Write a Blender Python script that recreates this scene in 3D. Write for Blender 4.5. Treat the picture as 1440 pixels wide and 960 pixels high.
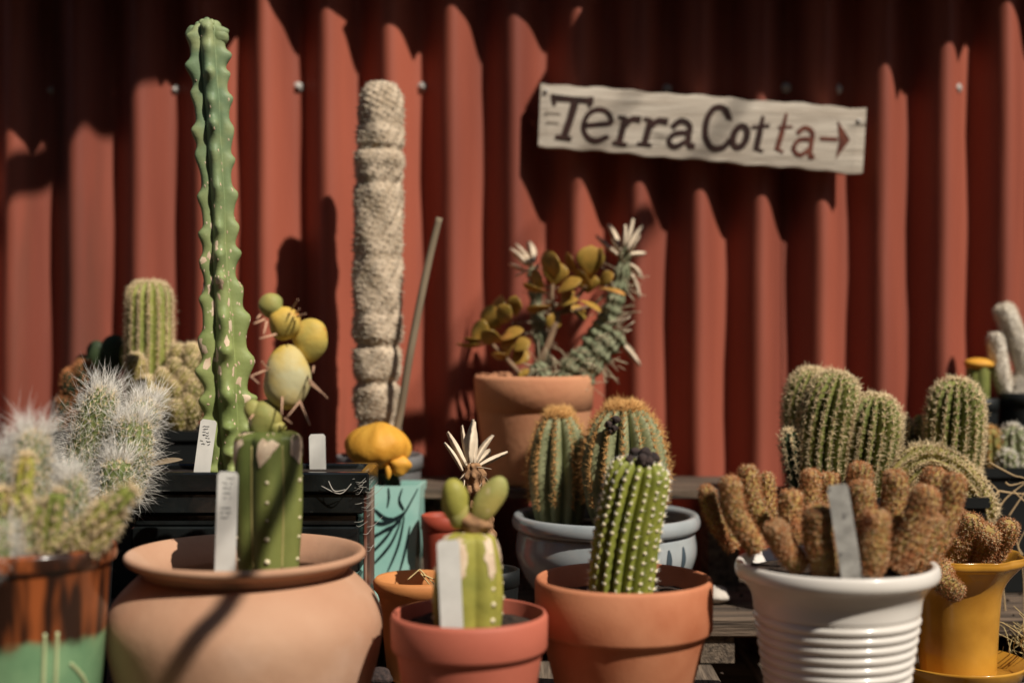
import bpy, math, random
import numpy as np
from mathutils import Vector
random.seed(7); rng = np.random.default_rng(7)
scene = bpy.context.scene
for o in list(bpy.data.objects): bpy.data.objects.remove(o)
col = scene.collection

# ------------------------------------------------------------ camera, sky, sun, exposure
F = 2000.0            # focal length in pixels of the 1440 px wide photograph
HY = 440.0            # horizon row
CZ = 1.16             # camera height
TABLE = 0.75          # table top
TIER = 0.805          # raised boards at the back of the table
WALL = 1.97           # mean plane of the corrugated wall
cam = bpy.data.cameras.new('camera'); camo = bpy.data.objects.new('camera', cam); col.objects.link(camo)
camo.location = (0, 0, CZ); camo.rotation_euler = (math.pi/2, 0, 0)
cam.sensor_width = 36; cam.lens = F/1440*36; cam.shift_y = -(480-HY)/1440
cam.clip_start = 0.05; cam.clip_end = 500
cam.dof.use_dof = True; cam.dof.focus_distance = 1.55; cam.dof.aperture_fstop = 1.75
cam.dof.aperture_blades = 0
scene.camera = camo
AZ, EL = math.radians(45), math.radians(47.5)
SUN = Vector((math.sin(AZ)*math.cos(EL), -math.cos(AZ)*math.cos(EL), math.sin(EL)))
world = bpy.data.worlds.new('World'); scene.world = world; world.use_nodes = True
nt = world.node_tree
sky = nt.nodes.new('ShaderNodeTexSky'); sky.sky_type = 'NISHITA'; sky.sun_disc = False
sky.sun_elevation = EL; sky.sun_rotation = math.pi - AZ
nt.links.new(sky.outputs[0], nt.nodes['Background'].inputs[0]); nt.nodes['Background'].inputs[1].default_value = 0.05
sl = bpy.data.lights.new('sun', 'SUN'); slo = bpy.data.objects.new('sun', sl); col.objects.link(slo)
sl.energy = 5.0; sl.angle = math.radians(0.5); sl.color = (1.0, 0.93, 0.82)
slo.location = (2, -2, 4); slo.rotation_euler = SUN.to_track_quat('Z', 'Y').to_euler()
vs = scene.view_settings; vs.view_transform = 'Standard'; vs.look = 'None'; vs.exposure = 0.0; vs.gamma = 1.0
scene.cycles.use_denoising = True
scene.cycles.max_bounces = 6

# ------------------------------------------------------------ helpers
def at(px, py, d):
    return Vector(((px-720)/F*d, d, CZ+(HY-py)/F*d))
def lin(r, g, b):
    f = lambda c: (c/255/12.92) if c/255 <= .04045 else ((c/255+.055)/1.055)**2.4
    return (f(r), f(g), f(b))
MATS = {}
def M(name, c1, c2=None, scale=20, rough=.75, bump=0.0, bscale=120, c3=None, t3=.6, s3=30, stretch=(1, 1, 1), spec=.3, coat=0, lo=.35, hi=.65, soft3=.04):
    m = bpy.data.materials.new(name); m.use_nodes = True; n = m.node_tree.nodes; l = m.node_tree.links
    p = n['Principled BSDF']; p.inputs['Roughness'].default_value = rough; p.inputs['Specular IOR Level'].default_value = spec
    p.inputs['Coat Weight'].default_value = coat; p.inputs['Coat Roughness'].default_value = .12
    tc = n.new('ShaderNodeTexCoord'); mp = n.new('ShaderNodeMapping'); mp.inputs['Scale'].default_value = stretch
    l.new(tc.outputs['Object'], mp.inputs['Vector'])
    c2 = c2 or tuple(x*.75 for x in c1)
    no = n.new('ShaderNodeTexNoise'); no.inputs['Scale'].default_value = scale; no.inputs['Detail'].default_value = 6
    l.new(mp.outputs[0], no.inputs['Vector'])
    rp = n.new('ShaderNodeValToRGB'); rp.color_ramp.elements[0].position = lo; rp.color_ramp.elements[1].position = hi
    rp.color_ramp.elements[0].color = (*c2, 1); rp.color_ramp.elements[1].color = (*c1, 1)
    l.new(no.outputs['Fac'], rp.inputs['Fac']); out = rp.outputs['Color']
    if c3:
        n3 = n.new('ShaderNodeTexNoise'); n3.inputs['Scale'].default_value = s3; n3.inputs['Detail'].default_value = 8
        l.new(mp.outputs[0], n3.inputs['Vector'])
        r3 = n.new('ShaderNodeValToRGB'); r3.color_ramp.elements[0].position = t3; r3.color_ramp.elements[1].position = t3+soft3
        l.new(n3.outputs['Fac'], r3.inputs['Fac'])
        mx = n.new('ShaderNodeMixRGB'); mx.inputs['Color2'].default_value = (*c3, 1)
        l.new(r3.outputs['Color'], mx.inputs['Fac']); l.new(out, mx.inputs['Color1']); out = mx.outputs['Color']
    l.new(out, p.inputs['Base Color'])
    if bump:
        nb = n.new('ShaderNodeTexNoise'); nb.inputs['Scale'].default_value = bscale; nb.inputs['Detail'].default_value = 6
        l.new(mp.outputs[0], nb.inputs['Vector'])
        bp = n.new('ShaderNodeBump'); bp.inputs['Strength'].default_value = bump; bp.inputs['Distance'].default_value = .004
        l.new(nb.outputs['Fac'], bp.inputs['Height']); l.new(bp.outputs[0], p.inputs['Normal'])
    MATS[name] = m
    return m

def mk(name, verts, faces, mat, parent=None, org=(0, 0, 0), smooth=True):
    me = bpy.data.meshes.new(name)
    v = np.asarray(verts, dtype=float).reshape(-1, 3) - np.asarray(org, dtype=float)
    me.from_pydata(v.tolist(), [], [list(map(int, f)) for f in faces] if not isinstance(faces, np.ndarray) else faces.tolist())
    if smooth: me.polygons.foreach_set('use_smooth', [True]*len(me.polygons))
    me.materials.append(MATS[mat] if isinstance(mat, str) else mat); me.update()
    o = bpy.data.objects.new(name, me); col.objects.link(o)
    if parent: o.parent = parent
    else: o.location = org
    return o
class Thing:
    def __init__(s, name, label, cat, loc, group=None):
        s.o = bpy.data.objects.new(name, None); col.objects.link(s.o); s.o.location = loc; s.loc = tuple(loc)
        s.o.empty_display_size = .02
        s.o['label'] = label; s.o['category'] = cat
        if group: s.o['group'] = group
    def part(s, name, vf, mat, parent=None, smooth=True, kind=None):
        o = mk(name, vf[0], vf[1], mat, parent or s.o, s.loc, smooth)
        if kind: o['kind'] = kind
        return o
def join(*vfs):
    V = []; Fc = []; n = 0
    for v, f in vfs:
        v = np.asarray(v, dtype=float).reshape(-1, 3)
        Fc += [[i+n for i in q] for q in f]; V.append(v); n += len(v)
    return np.concatenate(V), Fc
def lathe(prof, c, seg=72, wob=0.0, rfun=None):
    V = []; Fc = []
    ph = random.random()*6
    for (r, z) in prof:
        for k in range(seg):
            a = 2*math.pi*k/seg
            rr = r*(1+wob*math.sin(2*a+ph)+wob*.6*math.sin(3*a+z*40))
            if rfun: rr = rfun(rr, z, a)
            V.append((c[0]+rr*math.cos(a), c[1]+rr*math.sin(a), c[2]+z))
    for i in range(len(prof)-1):
        for k in range(seg):
            k2 = (k+1) % seg
            Fc.append((i*seg+k, i*seg+k2, (i+1)*seg+k2, (i+1)*seg+k))
    return V, Fc
def smoothprof(pts, n=6):
    """Catmull-Rom through profile points"""
    P = [np.array(p, dtype=float) for p in pts]; out = []
    for i in range(len(P)-1):
        p0 = P[max(i-1, 0)]; p1 = P[i]; p2 = P[i+1]; p3 = P[min(i+2, len(P)-1)]
        for k in range(n):
            t = k/n
            out.append(.5*((2*p1)+(-p0+p2)*t+(2*p0-5*p1+4*p2-p3)*t*t+(-p0+3*p1-3*p2+p3)*t**3))
    out.append(P[-1])
    return [tuple(q) for q in out]
def box(x0, x1, y0, y1, z0, z1, bev=0.0):
    if bev <= 0:
        V = [(x, y, z) for z in (z0, z1) for y in (y0, y1) for x in (x0, x1)]
        return V, [(0, 2, 3, 1), (4, 5, 7, 6), (0, 1, 5, 4), (2, 6, 7, 3), (0, 4, 6, 2), (1, 3, 7, 5)]
    b = bev; V = []
    for z, i in ((z0, b), (z0+b, 0), (z1-b, 0), (z1, b)):
        for (x, y) in ((x0+i+b, y0+i), (x1-i-b, y0+i), (x1-i, y0+i+b), (x1-i, y1-i-b), (x1-i-b, y1-i), (x0+i+b, y1-i), (x0+i, y1-i-b), (x0+i, y0+i+b)):
            V.append((x, y, z))
    Fc = [tuple(reversed(range(8))), tuple(range(24, 32))]
    for r in range(3):
        for k in range(8): Fc.append((r*8+k, r*8+(k+1) % 8, r*8+8+(k+1) % 8, r*8+8+k))
    return V, Fc
def crom(pts, K):
    return np.array(smoothprof([tuple(p) for p in pts], max(2, K//max(1, len(pts)-1))))
def frames(C):
    T = np.gradient(C, axis=0); T /= np.linalg.norm(T, axis=1)[:, None]+1e-12
    u = np.array([1.0, 0, 0])
    if abs(T[0] @ u) > .85: u = np.array([0, 0, 1.0])
    U = []; 
    for t in T:
        u = u-t*(u @ t); u /= np.linalg.norm(u); U.append(u.copy())
    U = np.array(U); V = np.cross(T, U)
    return T, U, V
def tube(pts, rads, seg=8, K=24, cap=True):
    C = crom(pts, K) if len(pts) > 2 else np.array([np.array(pts[0])*(1-t)+np.array(pts[1])*t for t in np.linspace(0, 1, 6)])
    n = len(C); R = np.interp(np.linspace(0, 1, n), np.linspace(0, 1, len(rads)), rads)
    T, U, V = frames(C); vs_ = []; Fc = []
    for i in range(n):
        for k in range(seg):
            a = 2*math.pi*k/seg
            vs_.append(C[i]+R[i]*(math.cos(a)*U[i]+math.sin(a)*V[i]))
    for i in range(n-1):
        for k in range(seg): Fc.append((i*seg+k, i*seg+(k+1) % seg, (i+1)*seg+(k+1) % seg, (i+1)*seg+k))
    if cap: Fc += [tuple(reversed(range(seg))), tuple((n-1)*seg+k for k in range(seg))]
    return np.array(vs_), Fc
class Stem:
    def __init__(s, pts, rads, ribs=0, depth=.2, sharp=.8, dome=.8, twist=0.0, lump=None, phase=0.0, dome_pow=.5):
        s.C = crom(pts, 160) if len(pts) > 2 else np.array([np.array(pts[0])*(1-t)+np.array(pts[1])*t for t in np.linspace(0, 1, 120)])
        s.T, s.U, s.V = frames(s.C); s.S = np.linspace(0, 1, len(s.C))
        s.rads = rads; s.ribs = ribs; s.depth = depth; s.sharp = sharp; s.dome = dome; s.twist = twist; s.lump = lump; s.ph = phase; s.dp = dome_pow
        s.len = np.linalg.norm(np.diff(s.C, axis=0), axis=1).sum()
    def ip(s, A, S):
        return np.stack([np.interp(S, s.S, A[:, i]) for i in range(3)], -1)
    def pos(s, S, TH):
        S = np.clip(S, 0, 1)
        r = np.interp(S, np.linspace(0, 1, len(s.rads)), s.rads)
        if s.dome < 1:
            q = np.clip((S-s.dome)/(1-s.dome), 0, 1); dm = np.power(np.clip(1-q*q, 0, 1), s.dp)
        else: dm = np.ones_like(S); q = 0*S
        a = TH+s.twist*S+s.ph
        f = np.ones_like(S)
        if s.ribs: f = 1-s.depth*(1-np.abs(np.cos(s.ribs*TH/2))**s.sharp)
        if s.lump is not None: f = f+s.lump(S, TH)
        r = r*dm*f
        return s.ip(s.C, S)+r[..., None]*(np.cos(a)[..., None]*s.ip(s.U, S)+np.sin(a)[..., None]*s.ip(s.V, S))
    def normal(s, S, TH):
        e = 1e-3
        base = s.pos(S, TH)
        du = s.pos(S, TH+.02)-s.pos(S, TH-.02)
        dv = s.pos(np.clip(S+4*e, 0, .999), TH)-s.pos(S-4*e, TH)
        n = np.cross(du, dv); n /= np.linalg.norm(n, axis=-1)[..., None]+1e-12
        return n
    def mesh(s, nr=48, ns=60):
        nb = int(nr*.7) if s.dome < 1 else nr
        S = np.concatenate([np.linspace(0, s.dome, nb, endpoint=False), s.dome+(1-s.dome)*np.sin(np.linspace(0, 1, nr-nb+1)*math.pi/2)]) if s.dome < 1 else np.linspace(0, 1, nr)
        TH = np.linspace(0, 2*math.pi, ns, endpoint=False)
        SS, TT = np.meshgrid(S, TH, indexing='ij')
        V = s.pos(SS.ravel(), TT.ravel()); n = len(S)
        i, k = np.meshgrid(np.arange(n-1), np.arange(ns), indexing='ij'); k2 = (k+1) % ns
        Fc = np.stack([i*ns+k, i*ns+k2, (i+1)*ns+k2, (i+1)*ns+k], -1).reshape(-1, 4)
        return V, Fc.tolist()+[[(n-1)*ns+q for q in range(ns)]]
    def rib_areoles(s, spacing, s0=.02, s1=.985, jit=.15, back=.5):
        m = max(3, int(s.len*(s1-s0)/spacing)); Sa = []; Ta = []
        for k in range(s.ribs):
            b = np.linspace(s0, s1, m)+rng.normal(0, jit/m*.5, m)+(.5/m if k % 2 else 0)
            Sa.append(np.clip(b, 0, .992)); Ta.append(np.full(m, 2*math.pi*k/s.ribs))
        S = np.concatenate(Sa); TH = np.concatenate(Ta)
        P = s.pos(S, TH); N = s.normal(S, TH)
        # lift the normals of the last few towards the axis so that the crown bristles upward
        keep = N[:, 1] < back
        return P[keep], N[keep]
    def spiral_areoles(s, spacing, s0=.0, s1=.99, back=.5):
        Sa = []; Ta = []; S = s0; row = 0
        r0 = np.mean(s.rads)
        while S < s1:
            q = max(0, (S-s.dome)/(1-s.dome)) if s.dome < 1 else 0
            rr = np.interp(S, np.linspace(0, 1, len(s.rads)), s.rads)*max(.12, (1-q*q))**s.dp
            n = max(3, int(2*math.pi*rr/spacing))
            for k in range(n): Sa.append(S+rng.normal(0, .1)*spacing/s.len); Ta.append(2*math.pi*(k+(row % 2)*.5)/n+rng.normal(0, .04))
            S += spacing*.85/s.len*max(.25, 1-.8*q); row += 1
        S = np.clip(np.array(Sa), 0, .992); TH = np.array(Ta)
        P = s.pos(S, TH); N = s.normal(S, TH); keep = N[:, 1] < back
        return P[keep], N[keep]
def spikes(P, N, n=8, L=.008, w=.0004, spread=1.0, Lj=.35, droop=0.0, central=1, curl=0.0):
    """n thin three-sided spines from each areole, bent once half-way when curl is set"""
    A = len(P)
    if A == 0: return np.zeros((0, 3)), []
    N = N/np.linalg.norm(N, axis=1)[:, None]
    ref = np.tile(np.array([[0.13, 0.21, .97]]), (A, 1)); X = np.cross(N, ref); X /= np.linalg.norm(X, axis=1)[:, None]+1e-9; Y = np.cross(N, X)
    Pn = np.repeat(P, n, 0); Nn = np.repeat(N, n, 0); Xn = np.repeat(X, n, 0); Yn = np.repeat(Y, n, 0)
    k = np.tile(np.arange(n), A); ang = k/n*2*math.pi+rng.normal(0, .35, A*n)
    tilt = spread*(.55+.45*rng.random(A*n)); tilt[k < central] *= .25
    D = np.cos(tilt)[:, None]*Nn+np.sin(tilt)[:, None]*(np.cos(ang)[:, None]*Xn+np.sin(ang)[:, None]*Yn)
    LL = L*(1+Lj*rng.normal(0, .6, A*n)).clip(.3, 2); LL[k < central] *= 1.15
    side = np.cross(D, rng.normal(0, 1, (A*n, 3))); side /= np.linalg.norm(side, axis=1)[:, None]+1e-9
    side2 = np.cross(D, side)
    b = Pn-D*w*.5
    tri = [b+w*(math.cos(a)*side+math.sin(a)*side2) for a in (0, 2.094, 4.189)]
    if curl or droop:
        mid = Pn+D*(LL*.55)[:, None]
        D2 = D+rng.normal(0, curl, (A*n, 3))+np.array([0, 0, -droop]); D2 /= np.linalg.norm(D2, axis=1)[:, None]
        tip = mid+D2*(LL*.5)[:, None]
        mt = [mid+w*.75*(math.cos(a)*side+math.sin(a)*side2) for a in (0, 2.094, 4.189)]
        V = np.stack(tri+mt+[tip], 1).reshape(-1, 3); m = 7
        f = np.array([[0, 1, 4], [0, 4, 3], [1, 2, 5], [1, 5, 4], [2, 0, 3], [2, 3, 5], [3, 4, 6], [4, 5, 6], [5, 3, 6]])
    else:
        tip = Pn+D*LL[:, None]; V = np.stack(tri+[tip], 1).reshape(-1, 3); m = 4
        f = np.array([[0, 1, 3], [1, 2, 3], [2, 0, 3]])
    Fc = (np.arange(A*n)[:, None, None]*m+f[None]).reshape(-1, 3)
    return V, Fc.tolist()
def dots(P, N, r=.0015, flat=.6):
    """little woolly areole cushions"""
    out = []
    a = np.arange(6)/6*2*math.pi
    N = N/np.linalg.norm(N, axis=1)[:, None]
    ref = np.tile(np.array([[0.13, 0.21, .97]]), (len(P), 1)); X = np.cross(N, ref); X /= np.linalg.norm(X, axis=1)[:, None]+1e-9; Y = np.cross(N, X)
    rr = r*(1+.2*rng.normal(0, 1, len(P))).clip(.5, 1.6)
    ring = P[:, None]+rr[:, None, None]*(np.cos(a)[None, :, None]*X[:, None]+np.sin(a)[None, :, None]*Y[:, None])-.3*rr[:, None, None]*N[:, None]
    r2 = P[:, None]+.7*rr[:, None, None]*(np.cos(a)[None, :, None]*X[:, None]+np.sin(a)[None, :, None]*Y[:, None])+flat*.6*rr[:, None, None]*N[:, None]
    top = P+flat*rr[:, None]*N
    V = np.concatenate([ring, r2, top[:, None]], 1).reshape(-1, 3)
    f = [[k, (k+1) % 6, 6+(k+1) % 6, 6+k] for k in range(6)]; f3 = [[6+k, 6+(k+1) % 6, 12] for k in range(6)]
    Fc = []
    for i in range(len(P)): Fc += [[q+13*i for q in g] for g in f+f3]
    return V, Fc
def pad(c, rx, ry, rz, tilt=0.0, yaw=0.0, egg=.15, n=18, lumps=.03):
    """fleshy egg-shaped joint; tilt leans it in the picture plane, yaw turns it about its axis"""
    V = []; Fc = []; ph = random.random()*9
    for i in range(n+1):
        t = math.pi*i/n; z = -math.cos(t)
        for k in range(n*2):
            a = math.pi*k/n; r = math.sin(t)*(1+egg*z)*(1+lumps*math.sin(3*a+ph+2*z)+lumps*math.sin(5*z+ph+a))
            x, y, zz = rx*r*math.cos(a), ry*r*math.sin(a), rz*z
            x, y = x*math.cos(yaw)-y*math.sin(yaw), x*math.sin(yaw)+y*math.cos(yaw)
            x, zz = x*math.cos(tilt)+zz*math.sin(tilt), -x*math.sin(tilt)+zz*math.cos(tilt)
            V.append((c[0]+x, c[1]+y, c[2]+zz))
    m = n*2
    for i in range(n):
        for k in range(m): Fc.append((i*m+k, i*m+(k+1) % m, (i+1)*m+(k+1) % m, (i+1)*m+k))
    return np.array(V), Fc
def ribbon(pts, w, off=0.0):
    P = [np.array(p, dtype=float) for p in pts]; n = len(P); L = []; R = []
    for i in range(n):
        t = P[min(i+1, n-1)]-P[max(i-1, 0)]; t /= np.linalg.norm(t)+1e-9; nn = np.array([-t[1], t[0]])
        ww = (w[i] if isinstance(w, (list, tuple)) else w)/2
        L.append(P[i]+nn*ww); R.append(P[i]-nn*ww)
    return L+R, [(i, i+1, n+i+1, n+i) for i in range(n-1)]
def solid(verts2, faces, mapf, thick=.0006):
    """2-D outline faces turned into a thin raised sheet by mapf(u, v, height)"""
    n = len(verts2)
    V = [mapf(u, v, thick) for u, v in verts2]+[mapf(u, v, 0) for u, v in verts2]
    Fc = [tuple(f) for f in faces]+[tuple(i+n for i in reversed(f)) for f in faces]
    cnt = {}
    for f in faces:
        for i in range(len(f)):
            e = (f[i], f[(i+1) % len(f)]); cnt[tuple(sorted(e))] = cnt.get(tuple(sorted(e)), [])+[e]
    for e in cnt.values():
        if len(e) == 1: a, b = e[0]; Fc.append((b, a, a+n, b+n))
    return V, Fc

# ------------------------------------------------------------ materials
M('red_paint', lin(167, 89, 68), lin(128, 66, 52), scale=7, rough=.62, bump=.25, bscale=60, stretch=(1, 1, .12), c3=lin(104, 64, 52), t3=.6, s3=9, soft3=.16)
M('zinc', lin(190, 185, 178), rough=.35, scale=60)
M('roof_metal', lin(120, 112, 104), rough=.5, scale=8, bump=.1)
M('sign_wood', lin(206, 194, 178), lin(176, 162, 146), scale=9, rough=.85, bump=.35, bscale=30, stretch=(1, 1, 9), c3=lin(116, 106, 94), t3=.6, s3=7, soft3=.1)
M('sign_brown', lin(62, 36, 30), lin(44, 28, 24), scale=40, rough=.8)
M('sign_faded', lin(118, 66, 50), lin(84, 44, 36), scale=60, rough=.85)
M('sign_grey', lin(150, 136, 122), rough=.9)
M('plank', lin(126, 110, 94), lin(74, 64, 55), scale=14, rough=.9, bump=.6, bscale=50, stretch=(9, .6, 9), c3=lin(60, 50, 44), t3=.6, s3=10, soft3=.1)
M('plank_cross', lin(118, 100, 84), lin(66, 56, 48), scale=14, rough=.9, bump=.6, bscale=50, stretch=(.6, 9, 9), c3=lin(50, 43, 38), t3=.58, s3=12, soft3=.1)
M('dirt', lin(96, 78, 62), lin(58, 47, 38), scale=25, rough=1, bump=.8, bscale=60)
M('soil', lin(70, 56, 46), lin(36, 29, 25), scale=120, rough=1, bump=1.0, bscale=260)
M('terracotta', lin(190, 150, 122), lin(178, 134, 106), scale=9, rough=.82, bump=.12, bscale=90, c3=lin(202, 168, 146), t3=.56, s3=8, soft3=.2)
M('terracotta_deep', lin(200, 132, 96), lin(176, 104, 70), scale=14, rough=.8, bump=.12, bscale=420, c3=lin(214, 158, 128), t3=.6, s3=11, soft3=.18)
M('pink_clay', lin(192, 108, 86), lin(178, 96, 76), scale=8, rough=.6, bump=.05, bscale=120)
M('orange_clay', lin(206, 140, 84), lin(186, 120, 68), scale=10, rough=.7, bump=.08, c3=lin(160, 98, 58), t3=.6, s3=8, soft3=.15)
M('old_clay', lin(206, 150, 112), lin(186, 126, 92), scale=7, rough=.85, bump=.15, c3=lin(164, 122, 76), t3=.55, s3=5, soft3=.2)
M('white_glaze', lin(226, 220, 212), lin(216, 208, 198), scale=6, rough=.35, coat=.3)
M('yellow_glaze', lin(200, 146, 54), lin(168, 116, 38), scale=14, rough=.25, coat=.5, bump=.08, bscale=30)
M('blue_glaze', lin(172, 176, 176), lin(146, 152, 154), scale=9, rough=.22, coat=.5, c3=lin(120, 128, 132), t3=.62, s3=16, soft3=.08)
M('blue_dark', lin(70, 82, 90), rough=.3, coat=.4)
M('black_glaze', lin(30, 33, 33), lin(18, 20, 20), scale=20, rough=.22, coat=.35, spec=.4, bump=.3, bscale=60, c3=lin(66, 70, 68), t3=.63, s3=40, soft3=.06)
M('black_plastic', lin(26, 28, 28), rough=.5, scale=30)
M('red_brown_glaze', lin(112, 62, 48), lin(50, 34, 30), scale=26, rough=.4, stretch=(1, 1, .2), c3=lin(150, 120, 104), t3=.62, s3=18)
M('teal_glaze', lin(178, 216, 204), lin(146, 196, 184), scale=14, rough=.4, coat=.3, c3=lin(196, 226, 214), t3=.6, s3=10, soft3=.15)
M('pale_line', lin(186, 196, 146), rough=.3, coat=.4)
M('amber_line', lin(190, 112, 54), lin(120, 60, 30), scale=90, rough=.3, coat=.4)
M('ink', lin(24, 40, 42), rough=.5)
M('pen', lin(60, 62, 66), rough=.9)
M('tag_white', lin(232, 228, 220), lin(216, 212, 204), scale=40, rough=.5)
M('tag_grey', lin(172, 168, 160), lin(132, 128, 122), scale=60, rough=.7, c3=lin(108, 104, 100), t3=.6, s3=90)
M('grey_pot', lin(112, 110, 110), rough=.7)
M('red_pot', lin(166, 72, 52), rough=.6)
M('totem', lin(150, 158, 98), lin(120, 134, 76), scale=16, rough=.55, bump=.15, bscale=150, c3=lin(214, 200, 170), t3=.70, s3=70, soft3=.02)
M('totem_top', lin(122, 150, 118), lin(92, 124, 98), scale=16, rough=.55, bump=.12, bscale=150, c3=lin(150, 152, 96), t3=.55, s3=14, soft3=.2)
M('cork', lin(222, 200, 172), lin(196, 166, 138), scale=60, rough=.9)
M('column_wool', lin(208, 188, 164), lin(172, 152, 128), scale=50, rough=.95, bump=.6, bscale=110)
M('fuzz', lin(224, 212, 190), rough=.8)
M('trunk_green', lin(126, 130, 70), lin(92, 102, 52), scale=26, rough=.5, bump=.1, bscale=120, stretch=(1, 1, .4))
M('rib_line', lin(176, 164, 104), rough=.7)
M('pad_green', lin(146, 148, 86), lin(176, 160, 88), scale=34, rough=.6, bump=.35, bscale=70, c3=lin(196, 176, 130), t3=.64, s3=80)
M('pad_yellow', lin(206, 170, 78), lin(170, 156, 84), scale=34, rough=.6, bump=.35, bscale=70, c3=lin(190, 128, 62), t3=.62, s3=50, soft3=.1)
M('pad_pale', lin(192, 184, 142), lin(200, 168, 78), scale=30, rough=.6, bump=.35, bscale=70, c3=lin(150, 140, 96), t3=.6, s3=45, soft3=.12)
M('spine_pink', lin(214, 170, 140), rough=.6)
M('spine_white', lin(236, 228, 212), rough=.6)
M('spine_tan', lin(228, 204, 162), rough=.6)
M('spine_gold', lin(222, 170, 104), rough=.6)
M('spine_rust', lin(188, 124, 78), rough=.7)
M('hair', lin(244, 238, 228), rough=.5)
M('areole', lin(230, 214, 176), rough=.9)
M('yellow_crest', lin(226, 170, 66), lin(206, 142, 46), scale=24, rough=.6, bump=.2, bscale=120)
M('ribbed_green', lin(146, 148, 62), lin(118, 124, 52), scale=30, rough=.55)
M('echino_green', lin(132, 134, 70), lin(94, 102, 50), scale=24, rough=.6)
M('barrel_green', lin(148, 150, 112), lin(116, 120, 84), scale=26, rough=.6)
M('finger', lin(176, 142, 84), lin(128, 112, 60), scale=40, rough=.8, c3=lin(150, 84, 56), t3=.54, s3=24, soft3=.15)
M('graft_green', lin(168, 158, 72), lin(134, 132, 60), scale=22, rough=.55, bump=.2, bscale=90)
M('bark_cap', lin(168, 128, 92), lin(112, 82, 58), scale=90, rough=.95, bump=.8)
M('dark_bud', lin(74, 60, 56), lin(44, 38, 38), scale=150, rough=.95, bump=1)
M('jade_leaf', lin(176, 134, 62), lin(130, 108, 48), scale=50, rough=.35, c3=lin(196, 132, 76), t3=.58, s3=22, soft3=.15)
M('jade_stem', lin(150, 122, 96), lin(110, 88, 68), scale=40, rough=.9, bump=.4)
M('grey_stem', lin(140, 140, 112), lin(104, 110, 82), scale=60, rough=.8)
M('papery', lin(226, 206, 180), lin(204, 184, 158), scale=60, rough=.8)
M('papery_thin', lin(206, 190, 160), lin(150, 136, 108), scale=60, rough=.8)
M('dead_wood', lin(150, 132, 108), lin(112, 98, 80), scale=20, rough=.9, stretch=(1, 1, .2))
M('twig', lin(196, 168, 128), rough=.9)
M('straw', lin(206, 184, 132), rough=.9)
M('wool_green', lin(120, 128, 72), lin(86, 100, 54), scale=40, rough=.7)
M('dark_green', lin(62, 76, 46), lin(40, 52, 34), scale=20, rough=.6)  # own green of some stems, painted shade on others
M('olive', lin(164, 160, 72), lin(112, 120, 54), scale=24, rough=.6, c3=lin(174, 130, 66), t3=.6, s3=22, soft3=.1)
M('golden_ball', lin(158, 144, 80), lin(112, 110, 58), scale=40, rough=.7)
M('column_green', lin(158, 160, 84), lin(124, 132, 66), scale=20, rough=.6)
M('white_stem', lin(214, 204, 190), lin(184, 172, 156), scale=60, rough=.9, bump=.5)
M('cobweb', lin(176, 170, 160), rough=.9)
M('bark', lin(104, 88, 72), lin(70, 58, 48), scale=12, rough=.95, bump=.8, stretch=(1, 1, .3))
M('leaf', lin(72, 96, 48), lin(48, 70, 34), scale=5, rough=.6)
M('stone', lin(206, 196, 184), lin(170, 160, 150), scale=20, rough=.9, bump=.4)
m = MATS['totem']; n = m.node_tree.nodes; l = m.node_tree.links; p = n['Principled BSDF']
src = p.inputs['Base Color'].links[0].from_socket; tc = [q for q in n if q.type == 'TEX_COORD'][0]; sx = n.new('ShaderNodeSeparateXYZ'); l.new(tc.outputs['Object'], sx.inputs[0])
mr = n.new('ShaderNodeMapRange'); mr.inputs[1].default_value = .15; mr.inputs[2].default_value = .42; l.new(sx.outputs['Z'], mr.inputs[0])
nz = n.new('ShaderNodeTexNoise'); nz.inputs['Scale'].default_value = 30; l.new(tc.outputs['Object'], nz.inputs['Vector'])
r2 = n.new('ShaderNodeValToRGB'); r2.color_ramp.elements[0].color = (*lin(112, 132, 98), 1); r2.color_ramp.elements[1].color = (*lin(150, 158, 112), 1); r2.color_ramp.elements[0].position = .42; r2.color_ramp.elements[1].position = .66; l.new(nz.outputs['Fac'], r2.inputs['Fac'])
mx = n.new('ShaderNodeMixRGB'); l.new(mr.outputs[0], mx.inputs['Fac']); l.new(src, mx.inputs['Color1']); l.new(r2.outputs['Color'], mx.inputs['Color2']); l.new(mx.outputs[0], p.inputs['Base Color'])
# brown over green glaze: brown band poured over the upper half, with an uneven drip line
m = M('drip_glaze', lin(128, 160, 118), lin(98, 134, 98), scale=22, rough=.28, coat=.5)
n = m.node_tree.nodes; l = m.node_tree.links; p = n['Principled BSDF']
src = p.inputs['Base Color'].links[0].from_socket
tc = [q for q in n if q.type == 'TEX_COORD'][0]; sx = n.new('ShaderNodeSeparateXYZ'); l.new(tc.outputs['Object'], sx.inputs[0])
nz = n.new('ShaderNodeTexNoise'); nz.inputs['Scale'].default_value = 40; l.new(tc.outputs['Object'], nz.inputs['Vector'])
ma = n.new('ShaderNodeMath'); ma.operation = 'MULTIPLY_ADD'; ma.inputs[1].default_value = .03; l.new(nz.outputs['Fac'], ma.inputs[0]); l.new(sx.outputs['Z'], ma.inputs[2])
rr = n.new('ShaderNodeValToRGB'); rr.color_ramp.elements[0].position = .128; rr.color_ramp.elements[1].position = .136; l.new(ma.outputs[0], rr.inputs['Fac'])
n2 = n.new('ShaderNodeTexNoise'); n2.inputs['Scale'].default_value = 60; mp2 = n.new('ShaderNodeMapping'); mp2.inputs['Scale'].default_value = (1, 1, .15)
l.new(tc.outputs['Object'], mp2.inputs[0]); l.new(mp2.outputs[0], n2.inputs['Vector'])
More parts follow.
